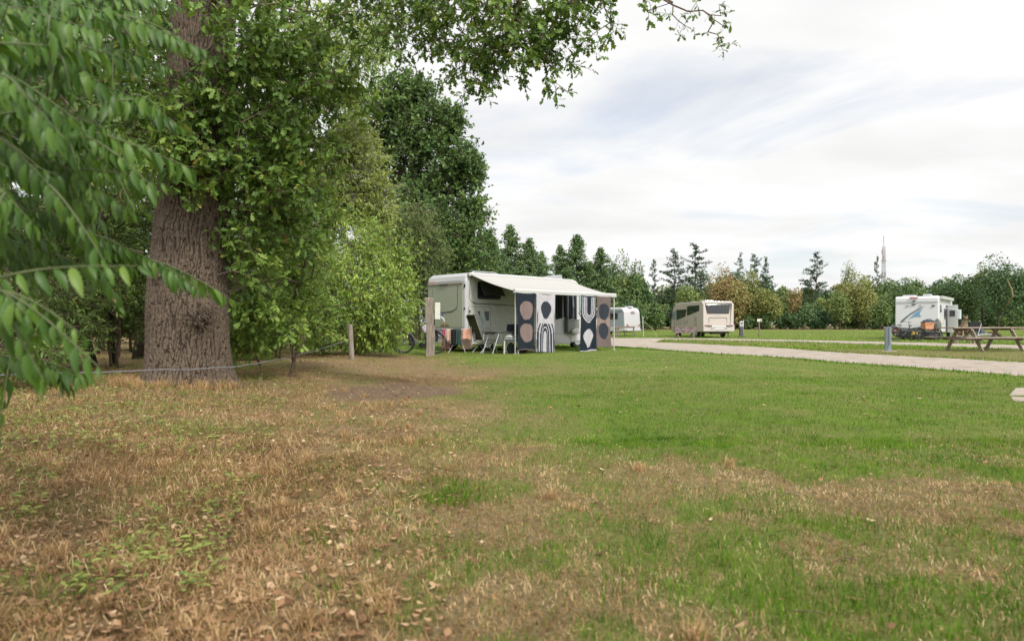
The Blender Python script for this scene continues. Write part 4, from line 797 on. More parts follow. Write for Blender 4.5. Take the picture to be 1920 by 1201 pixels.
# distinct broadleaf trees of the far wood
def far_tree(name, label, px_, ytop, d, wpx, tint, seed, n=5200, zb=.8, sz=.3, mat=None, lobes=14, jit=.08):
    g = np.random.default_rng(seed); zt = Z(ytop, d); x = X(px_, d); o = thing(name, label, 'tree', (x, d, 0), 0, 'broadleaf trees standing out of the far wood'); r_ = wpx / 2 / F * d
    P, D, Nn, S, tn = crown_cloud((x, d, (zt + zb) / 2), (r_ * 1.1, r_ * 1.1, (zt - zb) / 2 * 1.12), n, sz, tint, g, lobes=lobes)
    part_np('crown', leaves_mesh('crown', P, D, Nn, S, T_QUAD, mat or M_FAR, tn), o)
    pts = P[g.choice(len(P), 60, replace=False)]; rt = [(x, d, zt * f) for f in (0, .1, .2, .3, .4, .5, .6)]
    A = grow(rt, 0, pts, 1.2, .1, .02, .5, g=g); R_ = np.array(rt); rr = np.linspace(.2, .1, 7)
    part_np('trunk', tubes_mesh('trunk', *cat4(A[:4], (R_[:-1], R_[1:], rr[:-1], rr[1:])), M_FARBARK, 5), o); return o
for i, a in enumerate([('broadleaf_tree', 'rounded green pine like tree left in front of the white caravan end of the wood', 1155, 478, 118, 62, .28), ('broadleaf_tree', 'rounded dark green tree above the right part of the white caravan', 1188, 486, 116, 56, .33), ('broadleaf_tree', 'green tree filling the wood edge just right of the white caravan', 1200, 530, 112, 60, .42),
      ('russet_tree', 'russet brown tree rising right behind the beige motorhome', 1358, 487, 128, 74, .93), ('russet_tree', 'lower russet and green tree beside the beige motorhome rear', 1378, 520, 124, 60, .82), ('broadleaf_tree', 'bright green tree behind the roof of the beige motorhome', 1290, 530, 122, 70, .5),
      ('olive_tree', 'olive green round tree above the sign post', 1437, 535, 124, 56, .66), ('broadleaf_tree', 'olive tree right of the russet one on the far side of the field', 1405, 500, 130, 50, .64), ('bare_topped_tree', 'reddish half bare tree in the middle of the far wood', 1490, 538, 132, 34, .88), ('broadleaf_tree', 'dark rounded bush at the foot of the wood in the centre right', 1507, 578, 118, 34, .2),
      ('broadleaf_tree', 'tall olive brown tree left of the blue finned motorhome', 1612, 512, 122, 74, .68), ('broadleaf_tree', 'green tree with rounded top behind the lattice mast foot', 1575, 545, 120, 46, .5), ('broadleaf_tree', 'dark green domed tree above the blue finned motorhome', 1705, 514, 126, 66, .3), ('broadleaf_tree', 'blue green tree above the right corner of the blue finned motorhome', 1765, 518, 128, 70, .22),
      ('broadleaf_tree', 'mid green tree between the motorhome and the big domed one at right', 1815, 505, 124, 64, .3), ('broadleaf_tree', 'large domed dark tree towering at the right end of the wood', 1872, 476, 116, 96, .17), ('broadleaf_tree', 'dark tree cut by the right edge of the photograph', 1925, 490, 116, 70, .2),
      ('broadleaf_tree', 'dark shrub like tree with yellow tips left of the blue finned motorhome', 1650, 560, 116, 44, .42)]):
    q_ = far_tree(*a, 400 + i, n=4600 if a[5] > 50 else 2600)
    if a[2] == 1872: DOMED = q_
far_tree('sparse_tree', 'thin pale crowned tree poking above the wood left of the lattice mast', 1593, 483, 150, 42, .5, 460, 900, 6, .3, lobes=9)
far_tree('sparse_tree', 'thin crown with bare twigs at the left shoulder of the large domed tree', 1842, 484, 122, 30, .6, 461, 500, 7, .28, lobes=7)
mb = MB(); q0 = Vector(DOMED.location); mb.tube([Vector(q) + Vector((X(1899, 112.3), 112.3, 0)) - q0 for q in [(1.2, 3.2, 3.5), (.5, 1.6, 4.8), (0, 0, 5.6), (-.35, -.3, 6.6), (-.9, -.5, 7.4), (-1.35, -.6, 8.3)]], [.14, .14, .13, .12, .10, .05], 7)
mb.build('dead_limb', simple('pale_dead_wood', (.36, .26, .19), .9), DOMED)
# lattice radio mast far behind the wood
M_MASTR = simple('mast_red', (.24, .15, .13), .6); M_MASTG = simple('mast_grey', (.26, .26, .27), .6)
D_M = 320.0; o = thing('lattice_mast', 'distant red and grey lattice radio mast sticking up above the far wood', 'mast', (X(1657, D_M), D_M, 0)); ht = Z(462, D_M)
def mast_w(z): return 1.7 - .8 * z / ht
mb = MB(); mr = MB(); n = 24
for i in range(n):
    z0, z1 = ht * i / n, ht * (i + 1) / n; q = mb; mb.mi = 1 if i in (14, 15, 19, 20, 21) else 0
    C0 = [(sx * mast_w(z0) / 2, sy * mast_w(z0) / 2, z0) for sx, sy in ((1, 1), (-1, 1), (-1, -1), (1, -1))]; C1 = [(sx * mast_w(z1) / 2, sy * mast_w(z1) / 2, z1) for sx, sy in ((1, 1), (-1, 1), (-1, -1), (1, -1))]
    for j in range(4):
        q.bar(C0[j], C1[j], .13); q.bar(C0[j], C1[(j + 1) % 4], .07); q.bar(C0[j], C0[(j + 1) % 4], .07)
mb.build('lattice', [M_MASTG, M_MASTR], o)
mb = MB(); mb.tube([(0, 0, ht), (0, 0, ht + 5)], .12, 6); mb.build('antenna', M_MASTG, o)
mb = MB()
for z_ in (ht * .62, ht * .82): mb.box((0, 0, z_), (1.8, 1.8, .2))
for z_, a in ((ht * .66, 0), (ht * .66, 2), (ht * .85, 1), (ht * .85, 4), (ht * .93, 3)): mb.box((.75 * math.cos(a), .75 * math.sin(a), z_), (.3, .3, 1.8))
mb.build('panel_antennas', M_MASTG, o)
# ================================================================== OBJECT MATERIALS
M_WHITE = simple('white_gelcoat', (.52, .525, .54), .3, var=.03, coat=.2)
M_CREAM = simple('pale_panel', (.50, .515, .47), .4, var=.04, dirt=(.42, .435, .39))
M_GREY = simple('grey_plastic', (.30, .31, .32), .5)
M_DGREY = simple('dark_grey_plastic', (.075, .078, .082), .5)
M_BLACK = simple('black_plastic', (.018, .018, .02), .45)
M_RUBBER = simple('rubber', (.022, .022, .023), .85, var=.2)
M_ALU = simple('aluminium', (.55, .56, .57), .35, metal=.8, var=.05)
M_WALU = simple('white_painted_metal', (.48, .48, .475), .4, var=.03)
M_GLASSD = simple('tinted_glass', (.02, .022, .026), .08, var=.05, coat=.5)
M_GLASSL = simple('pale_glass', (.22, .30, .31), .08, var=.1, coat=.5)
M_REDL = simple('red_lens', (.35, .02, .02), .25, coat=.4)
M_ORANGE = simple('orange_lens', (.6, .22, .03), .3)
M_SWOOSH = simple('dark_decal', (.04, .045, .05), .5)
M_GAP = simple('panel_gap', (.16, .17, .16), .7)
M_AWN = simple('awning_cloth', (.40, .39, .372), .75, var=.03, scale=3)
M_STEEL = simple('black_frame_paint', (.015, .016, .018), .3, coat=.4)
M_OLIVEF = simple('olive_mesh_fabric', (.055, .05, .028), .85, var=.15, scale=30)
M_POST = wood('weathered_post_wood', (.13, .105, .085), (.33, .28, .235), (8, 8, 1.2))
M_TABLEW = wood('weathered_bench_wood', (.17, .13, .10), (.36, .30, .25), (1.2, 8, 8))
M_OLDW = wood('grey_brown_old_wood', (.12, .09, .075), (.27, .215, .19), (2, 6, 6))
M_YPLATE = simple('yellow_plate', (.70, .42, .03), .5); M_WPLATE = simple('white_plate', (.6, .62, .66), .5)
def text_part(txt, size, mat, parent, loc, rot, name='lettering', xs=1.0):
    cu = bpy.data.curves.new(name, 'FONT'); cu.body = txt; cu.size = size; cu.extrude = .002; cu.align_x = 'LEFT'
    t_ = bpy.data.objects.new(name, cu); COL.objects.link(t_); dg = bpy.context.evaluated_depsgraph_get(); dg.update()
    me = bpy.data.meshes.new_from_object(t_.evaluated_get(dg)); bpy.data.objects.remove(t_); bpy.data.curves.remove(cu); me.materials.clear(); me.materials.append(mat)
    o = link(name, me, parent); o.location = loc; o.rotation_euler = rot; o.scale = (xs, 1, 1); return o
def wheel(parent, c, r=.34, w_=.22, axis='y', rimm=None):
    """c: centre; tyre with a rim as sub-part"""
    a = Vector({'y': (0, 1, 0), 'x': (1, 0, 0)}[axis]); c = Vector(c); mb = MB()
    mb.tube([c - a * w_ * .5, c - a * w_ * .4, c + a * w_ * .4, c + a * w_ * .5], [r * .9, r, r, r * .9], 28); o = mb.build('wheel', M_RUBBER, parent, smooth=False)
    mb = MB(); mb.tube([c - a * w_ * .53, c - a * w_ * .30], [r * .62, r * .55], 20); mb.tube([c + a * w_ * .53, c + a * w_ * .30], [r * .62, r * .55], 20); mb.tube([c - a * w_ * .57, c + a * w_ * .57], r * .2, 12)
    mb.build('rim', rimm or M_ALU, o); return o
def cut(o, c, d):
    """cuts a box out of a mesh object"""
    k = MB().box(c, d).build('cutter', M_WHITE); md = o.modifiers.new('b', 'BOOLEAN'); md.object = k; md.operation = 'DIFFERENCE'; md.solver = 'EXACT'
    dg = bpy.context.evaluated_depsgraph_get(); dg.update(); me = bpy.data.meshes.new_from_object(o.evaluated_get(dg)); o.modifiers.clear(); o.data = me; bpy.data.objects.remove(k)

# ================================================================== MAIN MOTORHOME WITH AWNING
# local frame: X forward, Y to the vehicle's left, origin on the ground at the rear right corner
AN = R(43.4); R0 = (-1.65, 24.3); U = (math.cos(AN), math.sin(AN)); NR = (math.sin(AN), -math.cos(AN))
def RV(t_, out_, z=0.0): return (R0[0] + U[0] * t_ + NR[0] * out_, R0[1] + U[1] * t_ + NR[1] * out_, z)
def wt(px_): p_ = (px_ - 960) / F; return (-R0[0] + R0[1] * p_) / (U[0] - U[1] * p_)
O1 = RV(.12, 2.4)
def st(px_, out_=2.4):
    p_ = (px_ - 960) / F; o_ = RV(0, out_); return (-o_[0] + o_[1] * p_) / (U[0] - U[1] * p_)
main = thing('motorhome', 'white motorhome by the trees with rolled out awning and patterned towels hanging from it', 'motorhome', (R0[0], R0[1], 0), AN)
W_ = 2.3
prof = [(0, .34), (0, 2.55), (.05, 2.72), (.22, 2.84), (5.75, 2.84), (6.0, 2.78), (6.45, 2.35), (6.75, 2.0), (7.0, 1.45), (7.35, 1.2), (7.48, 1.0), (7.5, .34)]
body = MB().prism(prof, 0, W_, 'y').build('body', [M_WHITE], main)
ta_, tb_ = wt(1040), wt(1081)
bv = body.modifiers.new('bevel', 'BEVEL'); bv.width = .09; bv.segments = 4; bv.limit_method = 'ANGLE'; bv.angle_limit = R(40)
cut(body, ((ta_ + tb_) / 2, .3, 1.62), (tb_ - ta_, 1.6, 2.0))
mb = MB(); cxm = (ta_ + tb_) / 2; wd = tb_ - ta_
mb.box((cxm, 1.085, 1.62), (wd + .0, .02, 1.98)); mb.box((ta_ + .012, .56, 1.62), (.02, 1.0, 1.98)); mb.box((tb_ - .012, .56, 1.62), (.02, 1.0, 1.98)); mb.box((cxm, .56, .635), (wd - .05, 1.0, .02)); mb.box((cxm, .56, 2.6), (wd - .05, 1.0, .02))
mb.build('interior', simple('dark_interior', (.035, .034, .032), .8), main)
mb = MB(); mb.prism([(ta_ - .05, .58), (tb_ + .05, .58), (tb_ + .05, 2.62), (ta_ - .05, 2.62), (ta_ - .05, 2.58), (tb_, 2.58), (tb_, .62), (ta_ - .05, .62)], -.02, .012); mb.build('door_frame', M_WALU, main)
# side walls are paler green grey panels set in the white shell
mb = MB(); mb.prism(rrect(.17, 4.5, .42, 2.66, .1), -.012, .02); mb.build('side_panel', M_CREAM, main)
mb = MB(); mb.prism([(a, z) for a, z in rrect(.16, W_ - .1, .88, 2.42, .05)], -.016, .02, 'x'); mb.build('rear_panel', simple('green_grey_rear_panel', (.37, .40, .32), .45, var=.05), main)
# rear: top band with lettering, bottom moulding, lights, grooves
rp = []
for i in range(13):
    y = .12 + (W_ - .24) * i / 12; rp.append((y, .60 + .30 * abs((y - W_ / 2) / (W_ / 2)) ** 2.6))
pf = rp + [(y, z - .16) for y, z in rp[::-1]]; mb = MB(); mb.prism(pf, -.07, .01, 'x'); mb.build('rear_moulding', M_WHITE, main, bevel=.015)
mb = MB(); mb.box((-.01, W_ / 2, .42), (.12, W_ - .1, .30)); mb.build('rear_bumper', M_CREAM, main, bevel=.03)
for y0 in (.14, W_ - .14 - .36):
    s_ = 1 if y0 < 1 else -1; yy = y0 if s_ > 0 else y0
    mb = MB(); mb.prism([(yy, .80), (yy + .36, .70), (yy + .36, .60), (yy, .62)] if s_ > 0 else [(yy, .70), (yy + .36, .80), (yy + .36, .62), (yy, .60)], -.085, -.02, 'x'); mb.build('tail_light', M_REDL, main, bevel=.01)
mb = MB()
mb.tube([(-.018, .42, 2.4), (-.018, .43, 1.72), (-.018, .5, 1.55), (-.018, .75, 1.46), (-.018, 1.2, 1.42), (-.018, 1.7, 1.44), (-.018, 2.06, 1.5)], [.006, .006, .012, .016, .016, .014, .008], 6); mb.build('rear_swoosh', M_SWOOSH, main)
mb = MB(); mb.tube([(-.018, 1.92, 2.4), (-.018, 1.93, 1.55)], .007, 5); mb.build('panel_seam', M_GAP, main)
mb = MB(); mb.tube([(-.018, .44, 2.4), (-.018, .44, 1.6)], .007, 5); mb.build('panel_seam', M_GAP, main)
mb = MB(); mb.box((-.025, W_ / 2, 2.455), (.03, W_ - .28, .05)); mb.build('rear_trim', simple('ochre_trim', (.26, .24, .16), .6), main, bevel=.008)
mb = MB(); mb.box((-.04, 1.25, 2.44), (.04, .5, .04)); mb.build('brake_light', M_DGREY, main, bevel=.006)
mb = MB(); mb.box((-.03, 1.15, .98), (.03, .5, .10)); mb.build('plate_recess', simple('ochre_plate', (.27, .25, .15), .6), main, bevel=.01)
# lettering band: dashes standing for the unreadable small print, red name first
rs = random.Random(4)
def smallprint(parent, y0, y1, z, h_, mat, name, x_=-.004):
    mb = MB(); y = y0
    while y > y1:
        w1 = h_ * rs.uniform(.35, .75); k = rs.random(); mb.box((x_, y - w1 / 2, z), (.006, h_ * .16, h_))
        if k > .3: mb.box((x_, y - w1 / 2, z + h_ * rs.choice((-.42, 0, .42))), (.006, w1 * .8, h_ * .16))
        y -= w1 + h_ * .25
    mb.build(name, mat, parent)
smallprint(main, 2.18, 1.72, 2.555, .075, simple('red_print', (.45, .08, .05), .5), 'red_lettering', -.02)
smallprint(main, 1.62, .22, 2.545, .055, simple('grey_print', (.25, .26, .27), .5), 'grey_lettering', -.02)
mb = MB(); mb.box((-.0, .06, 2.36), (.05, .05, .12)); mb.build('marker_light', M_BLACK, main, bevel=.008)
mb = MB(); mb.box((-.0, .06, 1.55), (.05, .04, .07)); mb.build('marker_light', M_BLACK, main, bevel=.008)
# side: window, service door, swoosh
wx0, wx1 = wt(896), wt(937)
mb = MB(); mb.prism(rrect(wx0, wx1, 1.93, 2.51, .07), -.035, -.012); win = mb.build('window', M_GLASSD, main)
mb = MB(); mb.prism(rrect(wx0 - .03, wx1 + .03, 1.90, 2.54, .09), -.028, -.010); mb.build('window_frame', M_BLACK, win)
mb = MB(); a0 = Vector((0, -.04, 2.5)); mb.prism([(-.04, 2.5), (-.055, 2.5), (-.34, 2.02), (-.325, 2.02)], wx0 + .02, wx1 - .02, 'x'); pn = mb.build('window_pane', simple('smoked_acrylic', (.05, .055, .05), .12, coat=.5), win)
mb = MB()
pth = [(.62, 2.72), (.30, 2.70), (.20, 2.55), (.17, 2.2), (.16, 1.95), (.24, 1.80), (.42, 1.74), (1.2, 1.72), (2.4, 1.69), (3.6, 1.67), (4.4, 1.66)]
mb.tube([(a, -.016, b) for a, b in pth], [.006] * 5 + [.01, .017, .017, .015, .014, .012], 6); mb.build('side_swoosh', M_SWOOSH, main)
dx0, dx1 = .12, wt(919); dr = MB().prism(rrect(dx0, dx1, .72, 1.62, .06), -.022, -.005).build('service_door', M_CREAM, main)
mb = MB(); q = rrect(dx0, dx1, .72, 1.62, .06); mb.tube([(a, -.02, b) for a, b in q], .007, 5, closed=True); mb.build('door_seal', M_GAP, dr)
mb = MB(); mb.box((dx0 + .05, -.03, 1.45), (.05, .03, .09)); mb.build('door_handle', M_BLACK, dr, bevel=.005)
mb = MB(); mb.prism([(wt(907), 1.46), (wt(916), 1.46), (wt(916), 1.12), (wt(910.5), 1.12), (wt(908), 1.32)], -.03, -.02); mb.build('blue_grey_decal', simple('slate_decal', (.07, .10, .12), .4), dr)
mb = MB(); mb.prism([(wt(894.5), 1.46), (wt(899.5), 1.46), (wt(899.5), 1.26)], -.03, -.02); mb.build('blue_grey_decal', simple('slate_decal', (.07, .10, .12), .4), dr)
mb = MB(); mb.prism([(wt(897), 1.26), (wt(902), 1.30), (wt(908), 1.05), (wt(904), .98)], -.03, -.02); mb.build('light_blue_decal', simple('light_blue_decal', (.30, .40, .43), .4), dr)
text_part('CH', .17, M_DGREY, main, (wt(880.5), -.026, .93), (R(90), 0, 0), 'dark_lettering', 1.1)
text_part('GO', .13, M_GREY, main, (wt(908.5), -.026, .80), (R(90), 0, 0), 'dark_lettering')
mb = MB(); mb.prism([(.05, .26), (4.6, .26), (4.6, .42), (.05, .42)], -.025, .03); mb.build('side_skirt', M_CREAM, main, bevel=.02)
mb = MB(); mb.prism([(ta_ - 1.0, .22), (tb_ - .42, .22), (tb_ - .42, .56), (ta_ - 1.0, .56)], -.05, .06); sk = mb.build('front_skirt', M_WHITE, main, bevel=.03)
mb = MB(); mb.prism([(tb_ - .40, .24), (tb_ + .2, .30), (tb_ + .35, .52), (tb_ + .35, .60), (tb_ - .40, .56)], -.05, .06); mb.build('front_wing', M_WHITE, main, bevel=.03)
mb = MB(); mb.box((wt(1065.5), -.055, .44), (.09, .02, .04)); mb.build('side_marker', M_ORANGE, main, bevel=.005)
mb = MB(); mb.box((wt(1048), -.075, .21), (1.2, .06, .03)); mb.build('step', M_WALU, main, bevel=.005)
cw = wt(1086); mb = MB(); mb.prism([(cw - .02, 2.2), (cw + .42, 2.25), (cw + .75, 1.7), (cw + .75, 1.45), (cw + .1, 1.45), (cw - .02, 1.6)], -.03, -.005); mb.build('cab_window', M_GLASSL, main, bevel=.02)
mb = MB(); mb.tube([(cw - .05, -.02, 1.5), (cw + .2, -.02, 1.2), (cw + .9, -.02, 1.05)], .014, 5); mb.build('cab_swoosh', M_SWOOSH, main)
for px_, y_ in ((1.05, .12), (1.05, W_ - .12), (6.05, .13), (6.05, W_ - .13)): wheel(main, (px_, y_, .33), .33)
mb = MB(); mb.box((3.4, W_ / 2, .36), (6.6, 1.5, .2)); mb.box((1.1, W_ / 2, .28), (.5, 1.6, .14)); mb.build('chassis', M_BLACK, main)
mb = MB(); mb.box((1.2, 1.2, 2.87), (.9, .7, .06)); mb.build('roof_hatch', M_WHITE, main, bevel=.02)
mb = MB(); mb.box((4.6, 1.1, 2.88), (1.2, .6, .1)); mb.build('roof_hatch', M_WHITE, main, bevel=.02)
mb = MB(); mb.prism([(4.9, 2.85), (5.75, 2.85), (5.75, 3.02), (5.68, 3.06), (4.95, 2.9)], .6, 1.3); mb.build('roof_antenna', M_GREY, main, bevel=.02)
mb = MB(); mb.tube([(.5, .35, 2.84), (.7, .35, 2.93), (1.7, .35, 2.93), (1.9, .35, 2.84)], .018, 6); mb.build('roof_rail', M_ALU, main)
mb = MB(); mb.box((2.0, .10, 2.845), (3.4, .08, .03)); mb.build('roof_edge_profile', M_WHITE, main, bevel=.01)
# awning
LN_ = 5.32; A0 = .12; zi, zo = 2.74, 2.07
aw = MB(); aw.box((A0 + LN_ / 2, -.07, zi + .02), (LN_ + .12, .15, .13)); aw = aw.build('awning', M_WALU, main, bevel=.03, seg=3)
mb = MB(); n = 14; top = []
for i in range(n + 1):
    f = i / n; top.append((-.10 - (2.3 - .0) * f, zi + .03 + (zo - zi + .0) * f - .05 * math.sin(math.pi * f)))
vs = []; fs = []
for i, (y, z) in enumerate(top):
    for j in range(25):
        xx = A0 + LN_ * j / 24; vs.append((xx, y, z - .03 * math.sin(math.pi * i / n) * math.sin(math.pi * j / 24) + .004 * math.sin(j * 1.7)))
for i in range(n):
    for j in range(24): a = i * 25 + j; fs.append([a, a + 1, a + 26, a + 25])
mb.add(vs, fs); fo = mb.build('awning_cloth', M_AWN, aw, smooth=True); sd_ = fo.modifiers.new('s', 'SOLIDIFY'); sd_.thickness = .006
mb = MB(); mb.prism([(-2.36, zo - .05), (-2.46, zo - .05), (-2.47, zo + .06), (-2.43, zo + .10), (-2.36, zo + .08)], A0 - .04, A0 + LN_ + .04, 'x'); mb.build('front_rail', M_WALU, aw, bevel=.012)
for xx in (A0 + .03, A0 + LN_ - .04):
    mb = MB(); mb.tube([(xx, -2.40, zo - .03), (xx, -2.40, .01)], .022, 8); mb.box((xx, -2.40, .012), (.1, .08, .02)); mb.build('awning_leg', M_WALU, aw)
for xx, s_ in ((A0 + .15, 1), (A0 + LN_ - .15, -1)):
    mb = MB(); mb.tube([(xx, -.12, zi - .04), (xx + s_ * .85, -1.2, (zi + zo) / 2 - .06), (xx, -2.36, zo)], .02, 6); mb.build('awning_arm', M_WALU, aw)

# ---- towels on the awning rail
def cloth(name, label, cat, x0, x1, ztop, h_, pat, mats, out_=2.5, amp=.045, nx_=56, nz_=150, group=None, taper=.12, seed=0, lab2=None, sway=0.0, root=None):
    """hanging cloth in the motorhome's frame; pat(u,v)->material index, u across, v down"""
    g = np.random.default_rng(seed); u, v = np.meshgrid(np.linspace(0, 1, nx_ + 1), np.linspace(0, 1, nz_ + 1)); w0 = x1 - x0
    c = .5; ww = 1 - taper * np.sin(np.pi * np.clip(v * 1.0, 0, 1)) ** 1.2
    x = x0 + w0 * (c + (u - c) * ww) + sway * v; ph = g.random(4) * 6
    y = -out_ + amp * (np.sin(u * 9 + ph[0] + v * 1.5) * (.4 + .6 * v) + .6 * np.sin(u * 17 + ph[1] - v) * (.5 + .3 * v)) + .02 * np.sin(v * 3 + ph[2])
    z = ztop - h_ * v - .035 * np.sin(np.pi * u) * (1 - v) + .02 * np.sin(u * 5 + ph[3]) * v - .03 * (u - .5) ** 2 * v
    V = np.stack([x, y, z], 2).reshape(-1, 3); k = (np.arange(nz_)[:, None] * (nx_ + 1) + np.arange(nx_)).ravel(); FF = np.stack([k, k + nx_ + 1, k + nx_ + 2, k + 1], 1).ravel()
    uc = ((u[:-1, :-1] + u[1:, 1:]) / 2).ravel(); vc = ((v[:-1, :-1] + v[1:, 1:]) / 2).ravel()
    me = np_mesh(name, V, FF, np.full(len(k), 4), None, None, True)
    for q in mats: me.materials.append(q)
    me.polygons.foreach_set('material_index', np.asarray(pat(uc, vc), np.int32)); me.transform(Matrix.Rotation(AN, 4, 'Z'))
    o = link(name, me, None); o.location = (R0[0], R0[1], 0); s_ = o.modifiers.new('s', 'SOLIDIFY'); s_.thickness = .008
    # put the origin at the cloth itself
    c0 = Vector(RV((x0 + x1) / 2, out_, ztop - h_)); me.transform(Matrix.Translation(Vector(o.location) - c0)); o.location = c0
    return tag(o, label, cat, group)
M_NAVY = simple('navy_towel', (.018, .025, .036), .95, bump=.4, bscale=200); M_ROSE = simple('rose_towel', (.20, .15, .143), .95, bump=.4, bscale=200); M_LTG = simple('light_grey_towel', (.44, .43, .47), .95, bump=.4, bscale=200)
M_SLATE = simple('slate_towel', (.035, .042, .055), .95, bump=.4, bscale=200); M_TAUPE = simple('taupe_towel', (.15, .115, .112), .95, bump=.4, bscale=200); M_TAN = simple('tan_towel', (.25, .185, .165), .95, bump=.4, bscale=200)
def egg(u, v, cu, cv, ru, rv, sk=.25): dv = (v - cv) / rv; return ((u - cu) / (ru * (1 - sk * dv))) ** 2 + dv ** 2 < 1
def pat1(u, v): m_ = np.zeros(len(u), int); m_[egg(u, v, .55, .30, .37, .165, .12)] = 1; m_[egg(u, v, .55, .70, .36, .165, .3)] = 1; m_[(v > .985)] = 1; return m_
def pat2(u, v):
    m_ = np.zeros(len(u), int); m_[egg(u, v, .5, .265, .32, .155, .15)] = 1
    for k, (ru_, w0_) in enumerate(((.10, .035), (.20, .035), (.30, .03), (.40, .022))):
        cv = .70; d = np.where(v < cv, np.hypot((u - .5), (v - cv) * 1.25), np.abs(u - .5)); m_[(np.abs(d - ru_ - .02) < w0_) & (v > .5)] = 1
    m_[((u < .12) | (u > .88)) & (np.abs(((u < .5) * u + (u >= .5) * (1 - u)) - .07 + .04 * v) < .012) & (v > .3)] = 1; return m_
def pat3(u, v):
    m_ = np.zeros(len(u), int); cv = .28
    for ru_ in (.16, .24, .325, .41): d = np.where(v > cv, np.hypot((u - .5), (v - cv) * 2.2), np.abs(u - .5)); m_[(np.abs(d - ru_) < .024) & (v > .02)] = 1
    m_[egg(u, v, .5, .76, .34, .17, .3)] = 1; m_[v > .975] = 1; return m_
def pat4(u, v): m_ = np.zeros(len(u), int); m_[(np.abs(v - .5) < .07 + .02 * u)] = 2; m_[egg(u, v, .5, .30, .37, .165, .1)] = 1; m_[egg(u, v, .5, .68, .36, .165, .15)] = 1; return m_
tg = 'patterned beach towels hung from the awning rail'
def sx(px_): return st(px_, 2.5)
cloth('beach_towel', 'navy beach towel with two rose ovals, hung next to the near awning leg', 'towel', sx(968), sx(1003.5), 2.05, 1.93, pat1, [M_NAVY, M_ROSE], seed=1, group=tg, taper=.10)
cloth('beach_towel', 'light grey beach towel with a dark oval above and dark arches below', 'towel', sx(1006.5), sx(1039.5), 2.03, 2.0, pat2, [M_LTG, M_SLATE], seed=2, group=tg, taper=.04)
cloth('beach_towel', 'navy beach towel with white nested U lines above a white oval', 'towel', sx(1090.5), sx(1117), 2.05, 2.06, pat3, [M_NAVY, M_LTG], seed=3, group=tg, taper=.03)
cloth('beach_towel', 'brown beach towel with two dark ovals, hung next to the far awning leg', 'towel', sx(1119), sx(1147), 2.05, 1.93, pat4, [M_TAUPE, M_SLATE, M_TAN], seed=4, group=tg, taper=.12)
# ---- garments hanging in the open doorway
gd = 'dark garments hanging in the open motorhome doorway'
def solid(u, v): return np.zeros(len(u), int)
for i, (a, b, h_, c, lb, nm) in enumerate([(1041.5, 1049, 1.32, (.035, .045, .048), 'dark green black long coat hanging at the left of the open doorway', 'coat'), (1049.5, 1056, 1.28, (.045, .045, .05), 'charcoal jacket hanging second from the left in the doorway', 'jacket'), (1056.5, 1062, 1.25, (.03, .033, .036), 'black long jacket hanging in the middle of the doorway', 'jacket'),
        (1062, 1065.5, 1.4, (.17, .165, .14), 'narrow grey beige scarf hanging among the dark clothes of the doorway', 'scarf'), (1066, 1072, 1.33, (.035, .05, .075), 'dark blue trousers hanging right of the grey beige scarf', 'trousers'), (1072, 1075, .85, (.30, .31, .34), 'pale grey shirt hanging between dark blue trousers and dark jacket', 'shirt'), (1075.5, 1081, 1.36, (.03, .035, .045), 'black blue trousers hanging at the right side of the doorway', 'trousers')]):
    cloth(nm, lb, nm, st(a, .08) - .1 * 0, st(b, .08), 2.52, h_, solid, [simple('garment_cloth', c, .9, var=.15, scale=12)], out_=.10 - .03 * (i % 2), amp=.03, nx_=16, nz_=30, group=gd, seed=20 + i, taper=.1)
# grey box and crumpled white cloth on the doorway sill
def at_rv(name, label, cat, t_, out_, z, rz=0, group=None): return thing(name, label, cat, RV(t_, out_, z), AN + rz, group)
bx = at_rv('storage_box', 'grey green box standing in the open doorway, white cloth bundle before it', 'box', wt(1069.5), .02, .62); MB().box((0, 0, .27), (.74, .34, .52)).build('box_body', simple('grey_green_box', (.17, .19, .17), .6), bx, bevel=.05); MB().box((0, 0, .545), (.78, .38, .035)).build('lid', simple('grey_green_lid', (.22, .24, .22), .6), bx, bevel=.012)
def crumple(name, label, cat, loc, size, mat, seed, rz=0):
    g = np.random.default_rng(seed); bm = bmesh.new(); bmesh.ops.create_icosphere(bm, subdivisions=4, radius=1)
    for v in bm.verts:
        q = np.array(v.co); k = 1 + .35 * (float(fbm(q[0] * 2 + 9, q[1] * 2 + q[2] * 2, seed)) - .5) * 2 + .15 * (float(vnoise(q[0] * 6, q[2] * 6 + q[1] * 5, seed + 1)) - .5); v.co = Vector((q[0] * size[0] * k, q[1] * size[1] * k, max(q[2], -.6) * size[2] * k + size[2] * .6))
    me = bpy.data.meshes.new(name); bm.to_mesh(me); bm.free(); me.materials.append(mat); me.polygons.foreach_set('use_smooth', [True] * len(me.polygons)); o = link(name, me); o.location = loc; o.rotation_euler = (0, 0, rz); return tag(o, label, cat)
crumple('cloth_bundle', 'crumpled white cloth lying in front of the grey green box in the doorway', 'cloth', RV(wt(1071), .04 + .24, .60), (.24, .07, .14), simple('white_cloth', (.55, .55, .54), .9), 5, AN)

